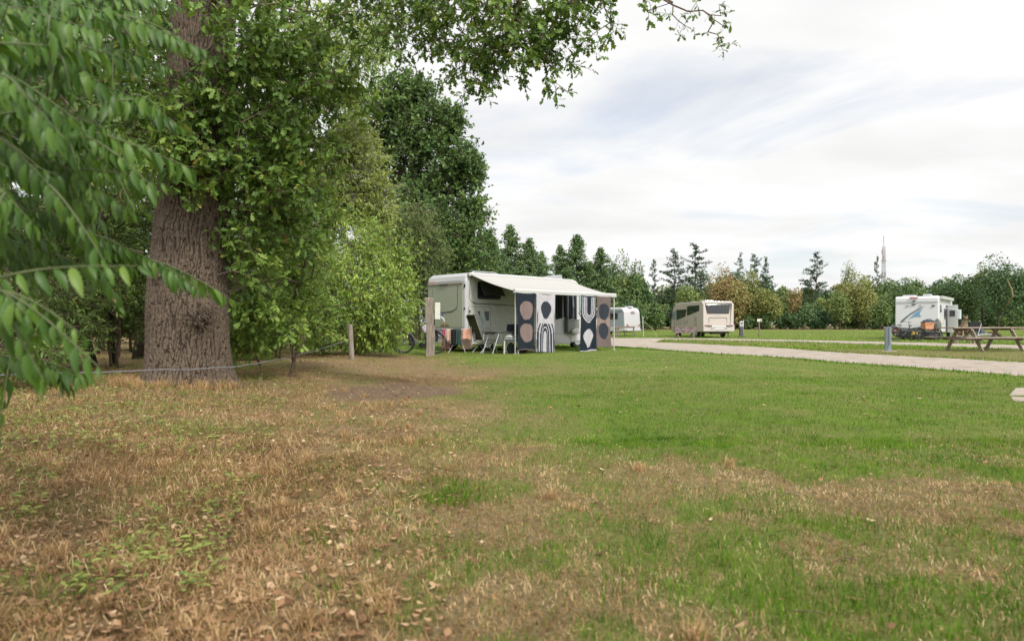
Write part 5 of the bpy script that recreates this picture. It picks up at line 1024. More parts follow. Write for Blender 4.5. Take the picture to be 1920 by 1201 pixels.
# ================================================================== CAMPING FURNITURE UNDER THE AWNING
def recliner(name, label, loc, rz, fab, group=None, backang=24, sc_=1.0):
    """reclining folding chair facing local +X"""
    o = thing(name, label, 'camping chair', loc, rz, group); sb = math.sin(R(backang)); cb = math.cos(R(backang)); hb = .86 * sc_
    for s_ in (-.27, .27):
        MB().tube([(-.20, s_, .44), (-.20 - hb * sb, s_, .44 + hb * cb)], .013, 7).build('back_rail', M_ALU, o)
    for s_ in (-.26, .26):
        MB().tube([(.30, s_, .44), (-.02, s_, .30), (-.30, s_, .015)], .013, 7).build('leg', M_ALU, o)
        MB().tube([(-.22, s_, .46), (-.02, s_, .30), (.22, s_, .015)], .013, 7).build('leg', M_ALU, o)
        MB().bar((-.26, s_ * 1.1, .66), (.24, s_ * 1.1, .66), .05, .025).build('armrest', M_DGREY, o, bevel=.008)
        MB().tube([(.20, s_ * 1.1, .65), (.16, s_, .44)], .011, 6).build('arm_support', M_ALU, o)
    MB().tube([(-.30, -.26, .015), (-.30, .26, .015)], .013, 7).build('foot_bar', M_ALU, o); MB().tube([(.22, -.26, .015), (.22, .26, .015)], .013, 7).build('foot_bar', M_ALU, o)
    MB().tube([(.30, -.27, .45), (-.20, -.27, .45), (-.20, .27, .45), (.30, .27, .45)], .013, 7, closed=True).build('seat_frame', M_ALU, o)
    mb = MB(); mb.prism([(-.20, .445), (.29, .445), (.31, .46), (-.19, .47)], -.255, .255); mb.build('seat', fab, o, bevel=.008)
    b0 = (-.20, .45); b1 = (-.20 - hb * sb, .45 + hb * cb); mb = MB(); mb.prism([b0, (b0[0] + .025 * cb, b0[1] + .025 * sb), (b1[0] + .025 * cb, b1[1] + .025 * sb), b1], -.26, .26); mb.build('backrest', fab, o, bevel=.008)
    h0 = (-.20 - hb * .8 * sb, .45 + hb * .8 * cb); mb = MB(); mb.prism([h0, (h0[0] + .06, h0[1] + .02), (b1[0] + .06, b1[1] + .03), b1], -.24, .24); mb.build('head_pillow', fab, o, bevel=.015)
    return o
def GP(px_, py_): x, y = G(px_, py_); return (x, y, 0)
recliner('reclining_chair', 'tall olive folding recliner with silver legs beside the laundry rack', GP(907, 661.5), R(36), M_OLIVEF, backang=22, sc_=1.06)
M_GREYF = simple('grey_mesh_fabric', (.09, .095, .095), .85, var=.1, scale=30)
def round_chair(name, label, loc, rz, fab):
    o = thing(name, label, 'camping chair', loc, rz); n = 14; vs = []; fs = []
    for i in range(n + 1):
        a = R(-75 + 150 * i / n); prof_ = [(.30, .42), (.36, .62), (.38, .80), (.36, .92 if abs(i - n / 2) < n * .32 else .80)]
        for r_, z in prof_: vs.append((-r_ * math.cos(a) + .05, r_ * math.sin(a), z))
    for i in range(n):
        for j in range(3): q = i * 4 + j; fs.append([q, q + 1, q + 5, q + 4])
    b = MB().add(vs, fs).build('backrest', fab, o, smooth=True); m_ = b.modifiers.new('s', 'SOLIDIFY'); m_.thickness = .03
    MB().prism([(.32 * math.cos(R(a)), .31 * math.sin(R(a))) for a in range(0, 360, 20)], .40, .45, 'z').build('seat', fab, o, bevel=.02)
    for a in (45, 135, 225, 315): MB().tube([(.26 * math.cos(R(a)), .26 * math.sin(R(a)), .41), (.30 * math.cos(R(a + 60)), .30 * math.sin(R(a + 60)), .01)], .012, 6).build('leg', M_ALU, o)
    return o
round_chair('tub_chair', 'rounded dark grey folding chair behind the camping table, half hidden by the near awning leg', RV(st(960, 1.2) + .1, 1.15, 0), AN + R(150), M_GREYF)
recliner('reclining_chair', 'dark folding chair whose silver crossed legs show below the navy and light grey towels', RV(st(1018, 1.9), 1.9, 0), AN + R(190), M_GREYF, backang=14, sc_=.6)
tb = thing('camping_table', 'long dark folding table with crossing silver legs under the awning', 'camping table', RV(st(950, 1.75), 1.75, 0), AN - R(8))
MB().box((.1, 0, .725), (1.55, .72, .03)).build('tabletop', simple('dark_tabletop', (.07, .07, .065), .6), tb, bevel=.008); MB().box((.1, 0, .70), (1.5, .68, .03)).build('apron', M_DGREY, tb)
for xx in (-.48, .62):
    for s_ in (-.3, .3):
        MB().tube([(xx - .04, s_, .70), (xx - .30, s_, .01)], .014, 7).build('leg', M_ALU, tb); MB().tube([(xx + .0, s_, .70), (xx + .30, s_, .01)], .014, 7).build('leg', M_ALU, tb)
    MB().tube([(xx - .20, -.3, .30), (xx + .17, -.3, .30)], .010, 6).build('cross_bar', M_ALU, tb)
stl = thing('side_table', 'small white legged stool table beside the near awning leg, grey cloth lying on it', 'side table', (X(958, 22.9), 22.9, 0), R(4))
MB().box((0, 0, .50), (.50, .42, .04)).build('tabletop', simple('grey_green_top', (.24, .27, .25), .6), stl, bevel=.01); MB().box((0, 0, .455), (.46, .38, .05)).build('apron', M_DGREY, stl)
for a, b in ((-.23, -.19), (.23, -.19), (-.23, .19), (.23, .19)): MB().box((a, b, .22), (.045, .035, .44)).build('leg', M_WALU, stl, bevel=.006)
crumple('folded_cloth', 'crumpled grey cloth on the small white legged stool table', 'cloth', (X(955, 22.9), 22.9, .523), (.17, .14, .07), simple('grey_green_cloth', (.36, .39, .37), .9), 8)
lp = thing('laptop', 'dark open laptop on the camping table left of the near awning leg', 'laptop', RV(st(954, 1.75), 1.75, .742), AN + R(170)); MB().box((0, 0, .01), (.34, .24, .018)).build('base', M_DGREY, lp, bevel=.004); MB().box((0, .13, .13), (.34, .012, .24), rx=R(-12)).build('screen', M_SLATE, lp, bevel=.004)
bg_ = thing('camping_bag', 'black bag on the camping table behind the near awning leg', 'bag', RV(st(969, 1.6), 1.6, .742), AN); MB().box((0, 0, .13), (.34, .22, .25)).build('bag_body', M_BLACK, bg_, bevel=.05, seg=3); MB().tube([(-.1, 0, .24), (-.07, 0, .33), (.07, 0, .33), (.1, 0, .24)], .01, 6).build('strap', M_DGREY, bg_)
crumple('rucksack', 'dark rucksack on the grass below the navy towel', 'bag', RV(st(978, 2.1), 2.1, 0), (.24, .16, .22), simple('dark_rucksack', (.05, .04, .042), .9), 12, AN)
cn = thing('water_canister', 'dark blue grey canister on the grass under the small stool table', 'canister', (X(958, 23.4), 23.4, 0), R(10)); MB().box((0, 0, .17), (.2, .16, .32)).build('canister_body', simple('blue_grey_plastic', (.05, .08, .09), .5), cn, bevel=.04, seg=3); MB().tube([(0, 0, .32), (0, 0, .37)], .035, 10).build('cap', M_BLACK, cn)
# laundry rack and clothes
LR = GP(858, 661); lr_ = thing('laundry_rack', 'white folding laundry rack full of clothes between post and recliner', 'laundry rack', LR, R(4))
def lx(px_): return X(px_, LR[1]) - LR[0]
xa, xb_ = lx(829), lx(894)
for y_ in (-.25, -.08, .10, .27): MB().tube([(xa, y_, .82), (xb_, y_, .82)], .007, 6).build('rail', M_WALU, lr_)
for s_ in (xa, xb_): MB().tube([(s_, -.25, .82), (s_, .27, .82)], .009, 6).build('end_bar', M_WALU, lr_)
for xx in (lx(853), lx(866)):
    for s_ in (-1, 1): MB().tube([(xx, 0, .38), (xx - .22 if xx < .05 else xx + .12, .28 * s_, .01)], .010, 6).build('leg', M_WALU, lr_)
    MB().tube([(xx, 0, .82), (xx, 0, .36)], .010, 6).build('upright', M_WALU, lr_)
def hang(name, label, cat, p0, p1, h_, col, yy, seed, group='clothes drying on the laundry rack', z0=.835, back=.35, flare=0.0):
    """garment folded over a rail: front flap, fold and shorter back flap"""
    g = np.random.default_rng(seed); x0, x1 = lx(p0), lx(p1); nx_, nz_ = 14, 26; u = np.linspace(0, 1, nx_ + 1); s_ = np.linspace(-back, h_, nz_ + 1); U_, S_ = np.meshgrid(u, s_); ph = g.random(3) * 6
    fr = np.clip(S_ / .02, -1, 1); amp = .018 * np.clip(np.abs(S_) * 4, 0, 1); V = np.stack([x0 + (x1 - x0) * (.5 + (U_ - .5) * (1 + flare * np.maximum(S_, 0) + .06 * np.sin(S_ * 9 + ph[2]))), yy - .014 * fr + amp * np.sin(U_ * 11 + ph[0]) - .008, z0 - np.abs(S_) + .01 * np.sin(U_ * 7 + ph[1]) * np.clip(np.abs(S_) * 5, 0, 1)], 2)
    V[..., 1] -= .0; V = V.reshape(-1, 3); k = (np.arange(nz_)[:, None] * (nx_ + 1) + np.arange(nx_)).ravel(); me = np_mesh(name, V, np.stack([k, k + nx_ + 1, k + nx_ + 2, k + 1], 1).ravel(), np.full(len(k), 4), simple('cloth_' + cat, col, .9, var=.12, scale=20), None, True)
    o = link(name, me); o.location = LR; m_ = o.modifiers.new('s', 'SOLIDIFY'); m_.thickness = .008; return tag(o, label, cat, group)
hang('skirt', 'long dusty pink skirt hanging low at the left end of the laundry rack', 'skirt', 830, 841, .72, (.42, .19, .23), .10, 1, flare=.75)
hang('scarf', 'magenta scarf at the far left of the laundry rack over the pink skirt', 'scarf', 830.5, 837, .30, (.45, .05, .19), -.25, 2)
hang('shirt', 'beige white shirt between the magenta scarf and the black shirt', 'shirt', 837, 846, .42, (.50, .36, .29), -.26, 3)
hang('shirt', 'black shirt in the middle of the laundry rack', 'shirt', 846.5, 856, .54, (.02, .02, .022), -.26, 4)
hang('shirt', 'dark green shirt right of the black one on the laundry rack', 'shirt', 856, 865, .55, (.035, .065, .06), -.27, 5)
hang('bath_towel', 'long beige towel hanging low under the folded peach one', 'towel', 865, 884, .72, (.43, .31, .27), .10, 6, flare=.2)
hang('hand_towel', 'folded peach hand towel in front of the long beige towel', 'towel', 868.5, 886, .36, (.62, .34, .26), -.27, 7)
hang('cloth', 'narrow light blue cloth at the right end of the laundry rack', 'cloth', 888.5, 892.5, .44, (.34, .44, .56), -.25, 8)
cp = thing('cup', 'white cup standing on the corner of the laundry rack', 'cup', (X(884.5, LR[1] - .25), LR[1] - .25, .83)); MB().tube([(0, 0, 0), (0, 0, .01), (0, 0, .11)], [.03, .035, .042], 14).build('cup_body', M_WALU, cp); MB().ring((.05, 0, .06), .025, .006, 'y', 12, 5).build('handle', M_WALU, cp)

# ================================================================== POSTS, WIRE, SIGNS
pp = thing('utility_post', 'thick square weathered wooden post beside the rear of the largest motorhome', 'post', GP(806, 667), R(7))
mb = MB(); n = 12; sec = []
vs = []; fs = []
for i in range(n + 1):
    z = 1.86 * i / n - .05; w_ = .135 - .006 * i / n; dx = .03 * math.sin(i * .45); cs = [(w_, w_), (-w_, w_ * .95), (-w_, -w_), (w_ * .96, -w_)]
    vs += [(a + dx + .006 * math.sin(i * 2 + k), b + .006 * math.cos(i * 3 + k), z if i < n else z + .03 * math.sin(k * 2)) for k, (a, b) in enumerate(cs)]
for i in range(n):
    for k in range(4): a = i * 4 + k; b = i * 4 + (k + 1) % 4; fs.append([a, b, b + 4, a + 4])
fs.append([n * 4 + k for k in range(4)]); mb.add(vs, fs).build('post_shaft', M_POST, pp, bevel=.012)
MB().box((.235, -.02, 1.40), (.17, .20, .52)).build('socket_box', simple('cream_box', (.60, .60, .54), .5), pp, bevel=.015)
MB().tube([(.31, -.02, 1.30), (.38, -.03, 1.36), (.40, -.03, 1.27), (.33, -.04, 1.18)], .022, 7).build('blue_plug', simple('blue_plug', (.03, .05, .15), .5), pp, bevel=0)
MB().tube([(.34, -.05, 1.22), (.42, -.05, 1.16), (.45, -.05, 1.08)], .024, 7).build('white_plug', M_WHITE, pp)
MB().tube([(.45, -.05, 1.1), (.47, -.03, .8), (.46, .0, .3), (.5, .1, .02)], .009, 6).build('cable', simple('ochre_cable', (.28, .16, .08), .6), pp)
MB().tube([(.16, -.06, 1.18), (.145, -.06, 1.1), (.15, -.06, .95)], .014, 6).build('latch', M_BLACK, pp)
fp = thing('fence_post', 'thin round weathered wooden fence post in front of the bright green bush', 'fence post', (X(657.5, 17), 17, float(gz(X(657.5, 17), 17)) + .08))
MB().tube([(0.03, 0, -.1), (.01, 0, .3), (0, 0, .6), (-.02, 0, .80)], [.07, .066, .062, .06], 12).build('post_shaft', M_POST, fp)
lsn = thing('leaning_stake', 'leaning forked wooden stake holding up the wire right of the big oak', 'stake', (X(545, 11.3), 11.3, float(gz(X(545, 11.3), 11.3)) + .16))
MB().tube([(-.04, 0, -.2), (.08, .02, .2), (.20, .03, .45), (.26, .05, .75)], [.028, .026, .022, .015], 8).build('stake_shaft', M_LIMB, lsn); MB().tube([(.20, .03, .45), (.14, .0, .62)], [.02, .012], 6).build('fork', M_LIMB, lsn)
wp = [(-160, 708, 5.4), (0, 703.5, 6), (150, 698.5, 6.9), (300, 693.5, 7.8), (350, 692, 8.1), (400, 689.5, 8.45), (440, 687, 8.9), (480, 682, 9.7), (520, 674, 10.7), (545, 668.5, 11.2), (590, 657.5, 13.3), (630, 645, 15.6), (657, 636, 16.93)]
P_ = [Vector((X(a, d), d, Z(b, d))) for a, b, d in wp]; rs = random.Random(2); pts = []
for i in range(len(P_) - 1):
    for k in range(5): q = P_[i].lerp(P_[i + 1], k / 5); pts.append(q + Vector((0, 0, rs.uniform(-.006, .006))))
pts.append(P_[-1]); mb = MB(); mb.tube([q - P_[1] for q in pts], .007, 7); wo = mb.build('fence_wire', simple('grey_rope', (.17, .17, .18), .8), None); wo.location = P_[1]; tag(wo, 'twisted grey fence wire running across the foot of the big oak', 'wire')
# bollard
bo = thing('bollard', 'square grey metal bollard at the track edge left of the picnic table', 'bollard', GP(1665, 658.5), R(-18)); MB().prism([(-.10, -.05), (.0, -.08), (.10, -.05), (.10, .08), (-.10, .08)], 0, .90, 'z').build('bollard_body', simple('slate_metal', (.17, .21, .24), .55, var=.1), bo, bevel=.008); MB().box((0, 0, .01), (.5, .4, .03)).build('foot_slab', M_GRAVEL, bo, bevel=.01)
MB().box((0.02, -.085, .55), (.02, .01, .66)).build('groove', M_DGREY, bo)
# lantern post and sign post
up = thing('service_post', 'short dark post with a white lantern like head in the far field', 'post', GP(1390, 631.5), 0); MB().box((0, 0, .38), (.26, .26, .78)).build('post_shaft', M_DGREY, up, bevel=.02); MB().box((0, 0, .03), (.5, .4, .06)).build('foot', M_DGREY, up, bevel=.02)
hd = MB().box((0, 0, .99), (.28, .26, .42)).build('head', M_WHITE, up, bevel=.03); MB().box((0.01, -.135, 1.07), (.14, .02, .10)).build('socket', M_BLACK, hd); MB().box((0.01, -.135, .88), (.08, .02, .14)).build('socket', M_GREY, hd); MB().tube([(.16, 0, .3), (.17, 0, 1.35)], .02, 6).build('pipe', M_WALU, up)
sg_ = thing('sign_post', 'small white board on a thin dark wooden post in the far field', 'sign', GP(1423.5, 631.5), 0); MB().box((0, 0, .6), (.085, .085, 1.25)).build('post_shaft', M_OLDW, sg_, bevel=.01); MB().box((0, -.055, 1.28), (.36, .03, .22)).build('board', simple('cream_board', (.62, .60, .54), .6), sg_, bevel=.01); MB().box((0.11, -.073, 1.27), (.06, .006, .14)).build('marking', M_DGREY, sg_)
gp = thing('guy_pole', 'thin white pole with a guy line beside the white caravan', 'pole', (X(1205.5, 54), 54, 0), 0); MB().tube([(.05, 0, 0), (0, 0, .9), (-.02, 0, 1.62)], .035, 8).build('pole_shaft', M_WALU, gp); MB().tube([(0, 0, 1.3), (.75, -.3, .55), (1.0, -.5, .02)], .012, 5).build('guy_line', simple('straw_cord', (.45, .42, .25), .8), gp)
# rail barrier before the caravan
rb = thing('rail_barrier', 'low brown wooden rail barrier on three posts before the white caravan', 'barrier', (X(1171, 50), 50, 0), 0)
MB().box((0, 0, .76), (1.5, .10, .13)).build('rail', M_OLDW, rb, bevel=.01)
for a in (-.62, -.45, .68): MB().box((a, .08, .38), (.09, .07, .84)).build('post_shaft', M_OLDW, rb, bevel=.01)
# trough on legs before the beige motorhome
tq = thing('wooden_trough', 'long weathered wooden trough on splayed legs before the beige motorhome', 'trough', (X(1284, 46.5), 46.5, 0), R(-3))
MB().prism([(-.20, .78), (.20, .78), (.16, .38), (-.16, .38)], -.72, .72, 'x').build('trough_body', simple('purple_grey_wood', (.20, .165, .165), .9, var=.5, scale=9, dirt=(.08, .06, .06)), tq, bevel=.01); MB().box((0, 0, .80), (1.5, .46, .04)).build('rim_board', M_OLDW, tq, bevel=.01)
for a in (-.52, .48):
    for s_ in (-1, 1): MB().bar((a + .0, 0, .42), (a + .13 * s_, -.12 * s_, 0), .08).build('leg', M_OLDW, tq, bevel=.01)
# picnic table
pt = thing('picnic_table', 'long weathered wooden picnic table with attached benches at the right edge', 'picnic table', (X(1842, 25.6), 25.6, .0), R(16))
for i in range(5):
    MB().box((.15, -.32 + .16 * i, .86), (3.9, .145, .045)).build('tabletop_plank', M_TABLEW, pt, bevel=.008)
for s_ in (-1, 1):
    for k in (0, 1): MB().box((.15, s_ * (.66 + .15 * k), .50), (3.9, .135, .045)).build('bench_plank', M_TABLEW, pt, bevel=.008)
for xx in (-1.25, .42, ):
    pass
for xx, flip in ((-.95, 0), (.98, 0)):
    MB().box((xx, 0, .44), (.07, 1.62, .09)).build('bench_beam', M_TABLEW, pt, bevel=.006); MB().box((xx, 0, .80), (.07, .74, .08)).build('top_beam', M_TABLEW, pt, bevel=.006)
    for s_ in (-1, 1): MB().bar((xx + .075, s_ * .26, .84), (xx + .075, s_ * .72, .0), .12, .055, up=(1, 0, 0)).build('leg', M_TABLEW, pt, bevel=.006)
    MB().bar((xx + .02, 0, .46), (xx + (.5 if xx < 0 else -.5), 0, .82), .06, .09, up=(0, 1, 0)).build('brace', M_TABLEW, pt, bevel=.006)

# ================================================================== BICYCLES
def bicycle(label, loc, rz, fcol, group=None, steer=12, basket=None, lean=3, name='bicycle'):
    o = thing(name, label, 'bicycle', loc, rz, group); o.rotation_euler = (R(lean), 0, rz); fm = simple('bike_paint', fcol, .35, coat=.4); r_ = .345; xr, xf = -.54, .56; bb = (-.08, .29); hd_ = (.36, .92)
    def whl(x_, ang=0):
        a = R(ang); w1 = MB().ring((0, 0, 0), r_, .021, 'y', 36, 7).build('wheel', M_RUBBER, o); w1.location = (x_, 0, r_ + .02); w1.rotation_euler = (0, 0, a)
        MB().ring((0, 0, 0), r_ - .028, .010, 'y', 32, 6).build('rim', M_DGREY, w1); mb = MB(); mb.tube([(0, -.05, 0), (0, .05, 0)], .022, 8)
        mb.build('hub', M_ALU, w1); mb = MB()
        for k in range(14): t_ = 2 * math.pi * k / 14; mb.tube([(0, .02 * (-1) ** k, 0), ((r_ - .03) * math.cos(t_), 0, (r_ - .03) * math.sin(t_))], .0022, 3, cap=False)
        mb.build('spokes', M_ALU, w1)
    whl(xr); whl(xf, steer)
    mb = MB(); mb.tube([(hd_[0] + .02, 0, hd_[1] - .1), (.16, 0, .50), bb3 := (bb[0], 0, bb[1])], .024, 8); mb.tube([(hd_[0] + .01, 0, hd_[1] - .16), (.14, 0, .42), (bb[0] + .03, 0, bb[1] + .02)], .016, 8)
    mb.tube([(bb[0], 0, bb[1]), (-.26, 0, .86)], .019, 8); mb.tube([(hd_[0] - .0, 0, hd_[1] - .14), (hd_[0] - .035, 0, hd_[1] + .06)], .022, 8)
    for s_ in (-.05, .05): mb.tube([(bb[0], s_ * .6, bb[1]), (xr, s_ * 1.3, r_ + .02)], .012, 6); mb.tube([(-.24, s_ * .4, .78), (xr, s_ * 1.3, r_ + .02)], .010, 6)
    mb.build('frame', fm, o)
    mb = MB()
    for s_ in (-.05, .05): mb.tube([(hd_[0] + .01, s_, hd_[1] - .2), (xf - .04, s_ * 1.1, r_ + .16), (xf, s_ * 1.1, r_ + .02)], .013, 6)
    mb.tube([(hd_[0] + .01, -.05, hd_[1] - .2), (hd_[0] + .01, .05, hd_[1] - .2)], .016, 6); mb.build('fork', fm, o)
    hb = MB(); hb.tube([(hd_[0] - .035, 0, hd_[1] + .05), (hd_[0] - .055, 0, hd_[1] + .18)], .014, 7); hb.tube([(hd_[0] - .24, -.29, hd_[1] + .19), (hd_[0] - .10, -.24, hd_[1] + .22), (hd_[0] - .04, -.05, hd_[1] + .18), (hd_[0] - .04, .05, hd_[1] + .18), (hd_[0] - .10, .24, hd_[1] + .22), (hd_[0] - .24, .29, hd_[1] + .19)], .012, 7)
    hb = hb.build('handlebar', M_BLACK, o)
    for s_ in (-.28, .28): MB().tube([(hd_[0] - .26, s_, hd_[1] + .19), (hd_[0] - .14, s_ * .93, hd_[1] + .205)], .018, 7).build('grip', M_RUBBER, hb)
    sd2 = MB(); sd2.prism([(-.40, .07), (-.42, 0), (-.40, -.07), (-.26, -.05), (-.14, -.015), (-.14, .015), (-.26, .05)], .90, .95, 'z'); sd2.build('saddle', M_BLACK, o, bevel=.015); MB().tube([(-.245, 0, .80), (-.28, 0, .91)], .014, 7).build('seat_post', M_ALU, o)
    mb = MB(); 
    for k in range(12): pass
    for x_, a0, a1 in ((xr, 20, 190), (xf, 20, 170)):
        mb = MB(); mb.tube([(x_ + (r_ + .04) * math.cos(R(a0 + (a1 - a0) * k / 12)), 0, r_ + .02 + (r_ + .04) * math.sin(R(a0 + (a1 - a0) * k / 12))) for k in range(13)], .018, 6); mb.build('mudguard', M_BLACK, o)
    mb = MB(); mb.box((-.58, 0, .78), (.40, .13, .02))
    for s_ in (-.06, .06): mb.tube([(-.56, s_, .77), (xr, s_ * 1.4, r_ + .02)], .007, 5)
    mb.build('luggage_rack', M_BLACK, o)
    mb = MB(); mb.tube([(bb[0], -.05, bb[1]), (bb[0], .05, bb[1])], .03, 8); mb.tube([(bb[0], .045, bb[1]), (bb[0], .055, bb[1])], .095, 18); mb.tube([(bb[0], .06, bb[1]), (bb[0] + .15, .06, bb[1] - .08)], .012, 6); mb.tube([(bb[0], -.06, bb[1]), (bb[0] - .15, -.06, bb[1] + .08)], .012, 6); mb.build('crankset', M_BLACK, o)
    for s_, q in ((1, (bb[0] + .15, .11, bb[1] - .08)), (-1, (bb[0] - .15, -.11, bb[1] + .08))): MB().box(q, (.09, .10, .025)).build('pedal', M_DGREY, o)
    MB().prism([(bb[0] - .02, bb[1] + .05), (xr, r_ + .06), (xr, r_ - .02), (bb[0] - .02, bb[1] - .09)], .04, .065).build('chain_guard', M_BLACK, o, bevel=.01)
    MB().tube([(-.2, -.03, .30), (-.26, -.16, .02)], .011, 6).build('kickstand', M_DGREY, o); MB().box((hd_[0] + .08, 0, hd_[1] - .02), (.07, .08, .07)).build('headlight', M_BLACK, o, bevel=.015); MB().box((-.79, 0, .74), (.02, .09, .04)).build('rear_light', M_REDL, o)
    return o
bg2 = 'bicycles parked left of the large motorhome'
bicycle('black step through bicycle standing just behind the thick wooden post', (X(786, 22.8), 22.8, 0), R(176), (.05, .065, .055), bg2, steer=8)
bicycle('dark bicycle half hidden in the green bush, nearest the trees', (X(731, 23.4), 23.4, 0), R(38), (.03, .03, .035), bg2, steer=-30)
crumple('saddle_bag', 'pale lilac bag on the bicycle beside the thick wooden post', 'bag', (X(796, 22.7), 22.7, .72), (.09, .09, .16), simple('lilac_bag', (.42, .38, .45), .8), 31)
crumple('pannier_bag', 'dark blue pannier bag just right of the thick wooden post', 'bag', (X(817, 23.0), 23.0, .42), (.08, .16, .26), simple('dark_blue_bag', (.03, .03, .06), .8), 32)
# ================================================================== BEIGE MOTORHOME
def lerp(a, b, f): return a + (b - a) * f
M_BEIGE = simple('beige_metallic', (.47, .41, .37), .32, var=.03, coat=.3); M_BEIGE2 = simple('pale_beige_panel', (.52, .475, .455), .35, var=.03, coat=.3)
d_ = 50.0; LX, LY = X(1318, d_), d_; ub = (-.08, .9968); BW = 2.3
mh = thing('motorhome', 'beige motorhome with a wide dark rear window standing in the field beyond the track', 'motorhome', (LX, LY, 0), math.atan2(ub[1], ub[0]))
# local: X forward, right side at -Y; origin at rear left corner
prof = [(0, .42), (-.02, .95), (.10, 2.50), (.22, 2.68), (6.2, 2.68), (6.9, 2.35), (7.35, 1.5), (7.45, .9), (7.4, .38), (3, .36)]
b_ = MB().prism(prof, -BW, 0, 'y').build('body', M_BEIGE, mh, bevel=.05, seg=3)
mb = MB(); mb.prism([(-.08, 2.50), (-BW + .08, 2.50), (-BW + .12, 2.66), (-.12, 2.66)], -.03, .25, 'x'); mb.build('roof_brow', M_BEIGE2, mh, bevel=.03)
for s0, s1 in ((0, -.26), (-BW, -BW + .26)):
    mb = MB(); mb.prism([(s0, .9), (s1, .9), (s1 * .55 + s0 * .45, 2.5), (s0, 2.5)], -.07, .12, 'x'); mb.build('corner_pillar', M_BEIGE2, mh, bevel=.03)
rw = MB().prism([(-.22, 2.44), (-BW + .22, 2.44), (-BW + .34, 1.76), (-.34, 1.76)], -.0, .08, 'x').build('rear_window', M_GLASSD, mh, bevel=.02)
q = rrect(-BW + .5, -.45, .95, 1.46, .05); mb = MB(); mb.tube([(-.005, a, b) for a, b in q], .014, 6, closed=True); mb.build('hatch_seam', M_GAP, mh)
mb = MB(); mb.prism([(0.02, .95), (-.5, .86), (-BW + .5, .86), (-BW - .02, .95), (-BW - .02, .44), (0.02, .44)], -.16, .08, 'x'); bmp = mb.build('rear_bumper', M_BEIGE2, mh, bevel=.04)
for y0, s_ in ((-.30, 1), (-BW + .30, -1)):
    tl = MB().prism([(y0 + .26 * s_, .93), (y0 - .28 * s_, .90), (y0 - .34 * s_, .80), (y0 - .05 * s_, .78), (y0 + .22 * s_, .84)], -.185, -.12, 'x').build('tail_light', M_BLACK, mh, bevel=.012)
    for k, c in enumerate((.14, -.02, -.18)): MB().ring((-.19, y0 + c * s_, .865), .038, .014, 'x', 14, 5).build('lamp_ring', simple('pinkish_lamp', (.55, .35, .35), .3), tl)
MB().box((-.175, -BW / 2, .68), (.02, .62, .14)).build('number_plate', M_WPLATE, mh, bevel=.004); MB().box((-.175, -BW / 2, .78), (.03, .8, .03)).build('bumper_groove', M_GREY, mh)
for a in (-.62, -BW + .62): MB().box((-.178, a, .66), (.02, .14, .06)).build('reflector', M_GREY, mh)
mb = MB(); mb.box((.04, -BW / 2, 1.62), (.03, .5, .03)); mb.build('badge', M_GREY, mh)
# left side (local +Y face at y=0): windows
mb = MB(); mb.prism([(.75, 2.40), (3.45, 2.40), (3.45, 1.62), (.75, 1.98)], -.02, .015); wn = mb.build('side_window', M_GLASSD, mh, bevel=.01)
mb = MB(); mb.prism([(3.50, 2.16), (6.05, 2.16), (6.05, 1.30), (3.9, 1.56)], -.02, .015); mb.build('side_window', M_GLASSD, mh, bevel=.01)
mb = MB(); mb.prism([(6.15, 2.10), (6.95, 2.0), (7.2, 1.35), (6.15, 1.35)], -.02, .015); mb.build('cab_window', M_GLASSL, mh, bevel=.01)
for a, b, c, e in ((1.4, 1.8, .72, 1.5), (3.4, 4.2, 1.05, 1.3), (4.8, 5.5, .95, 1.25), (5.95, 6.5, .7, 2.0)): mb = MB(); mb.tube([(x_, .012, z_) for x_, z_ in rrect(a, b, c, e, .04)], .010, 5, closed=True); mb.build('hatch_seam', M_GAP, mh)
for a, z in ((1.5, 1.3), (1.5, .95), (3.5, 1.15), (4.0, .95)): MB().box((a, .02, z), (.09, .03, .05)).build('lock', M_DGREY, mh)
MB().box((7.1, .18, 1.75), (.12, .2, .42)).build('wing_mirror', M_BLACK, mh, bevel=.03); MB().tube([(7.1, 0, 1.95), (7.1, .16, 1.9)], .02, 6).build('mirror_arm', M_BLACK, mh)
for a in (1.6, 5.9): wheel(mh, (a, -.17, .34), .34); wheel(mh, (a, -BW + .17, .34), .34)
MB().box((3.4, -BW / 2, .40), (6.2, 1.9, .16)).build('chassis', M_BLACK, mh); MB().box((.35, -BW / 2, .36), (.5, .9, .2)).build('tow_unit', M_BLACK, mh, bevel=.02)
MB().tube([(.25, -2.0, .4), (.25, -2.0, .02)], .03, 6).build('jack', M_DGREY, mh); MB().box((.7, -.6, 2.71), (.8, .7, .09)).build('roof_hatch', M_BEIGE2, mh, bevel=.02); MB().box((4.2, -1.1, 2.71), (.9, .7, .09)).build('roof_hatch', M_BEIGE2, mh, bevel=.02)
MB().box((-.03, -.42, 2.36), (.02, .08, .1)).build('sticker', M_WHITE, rw)

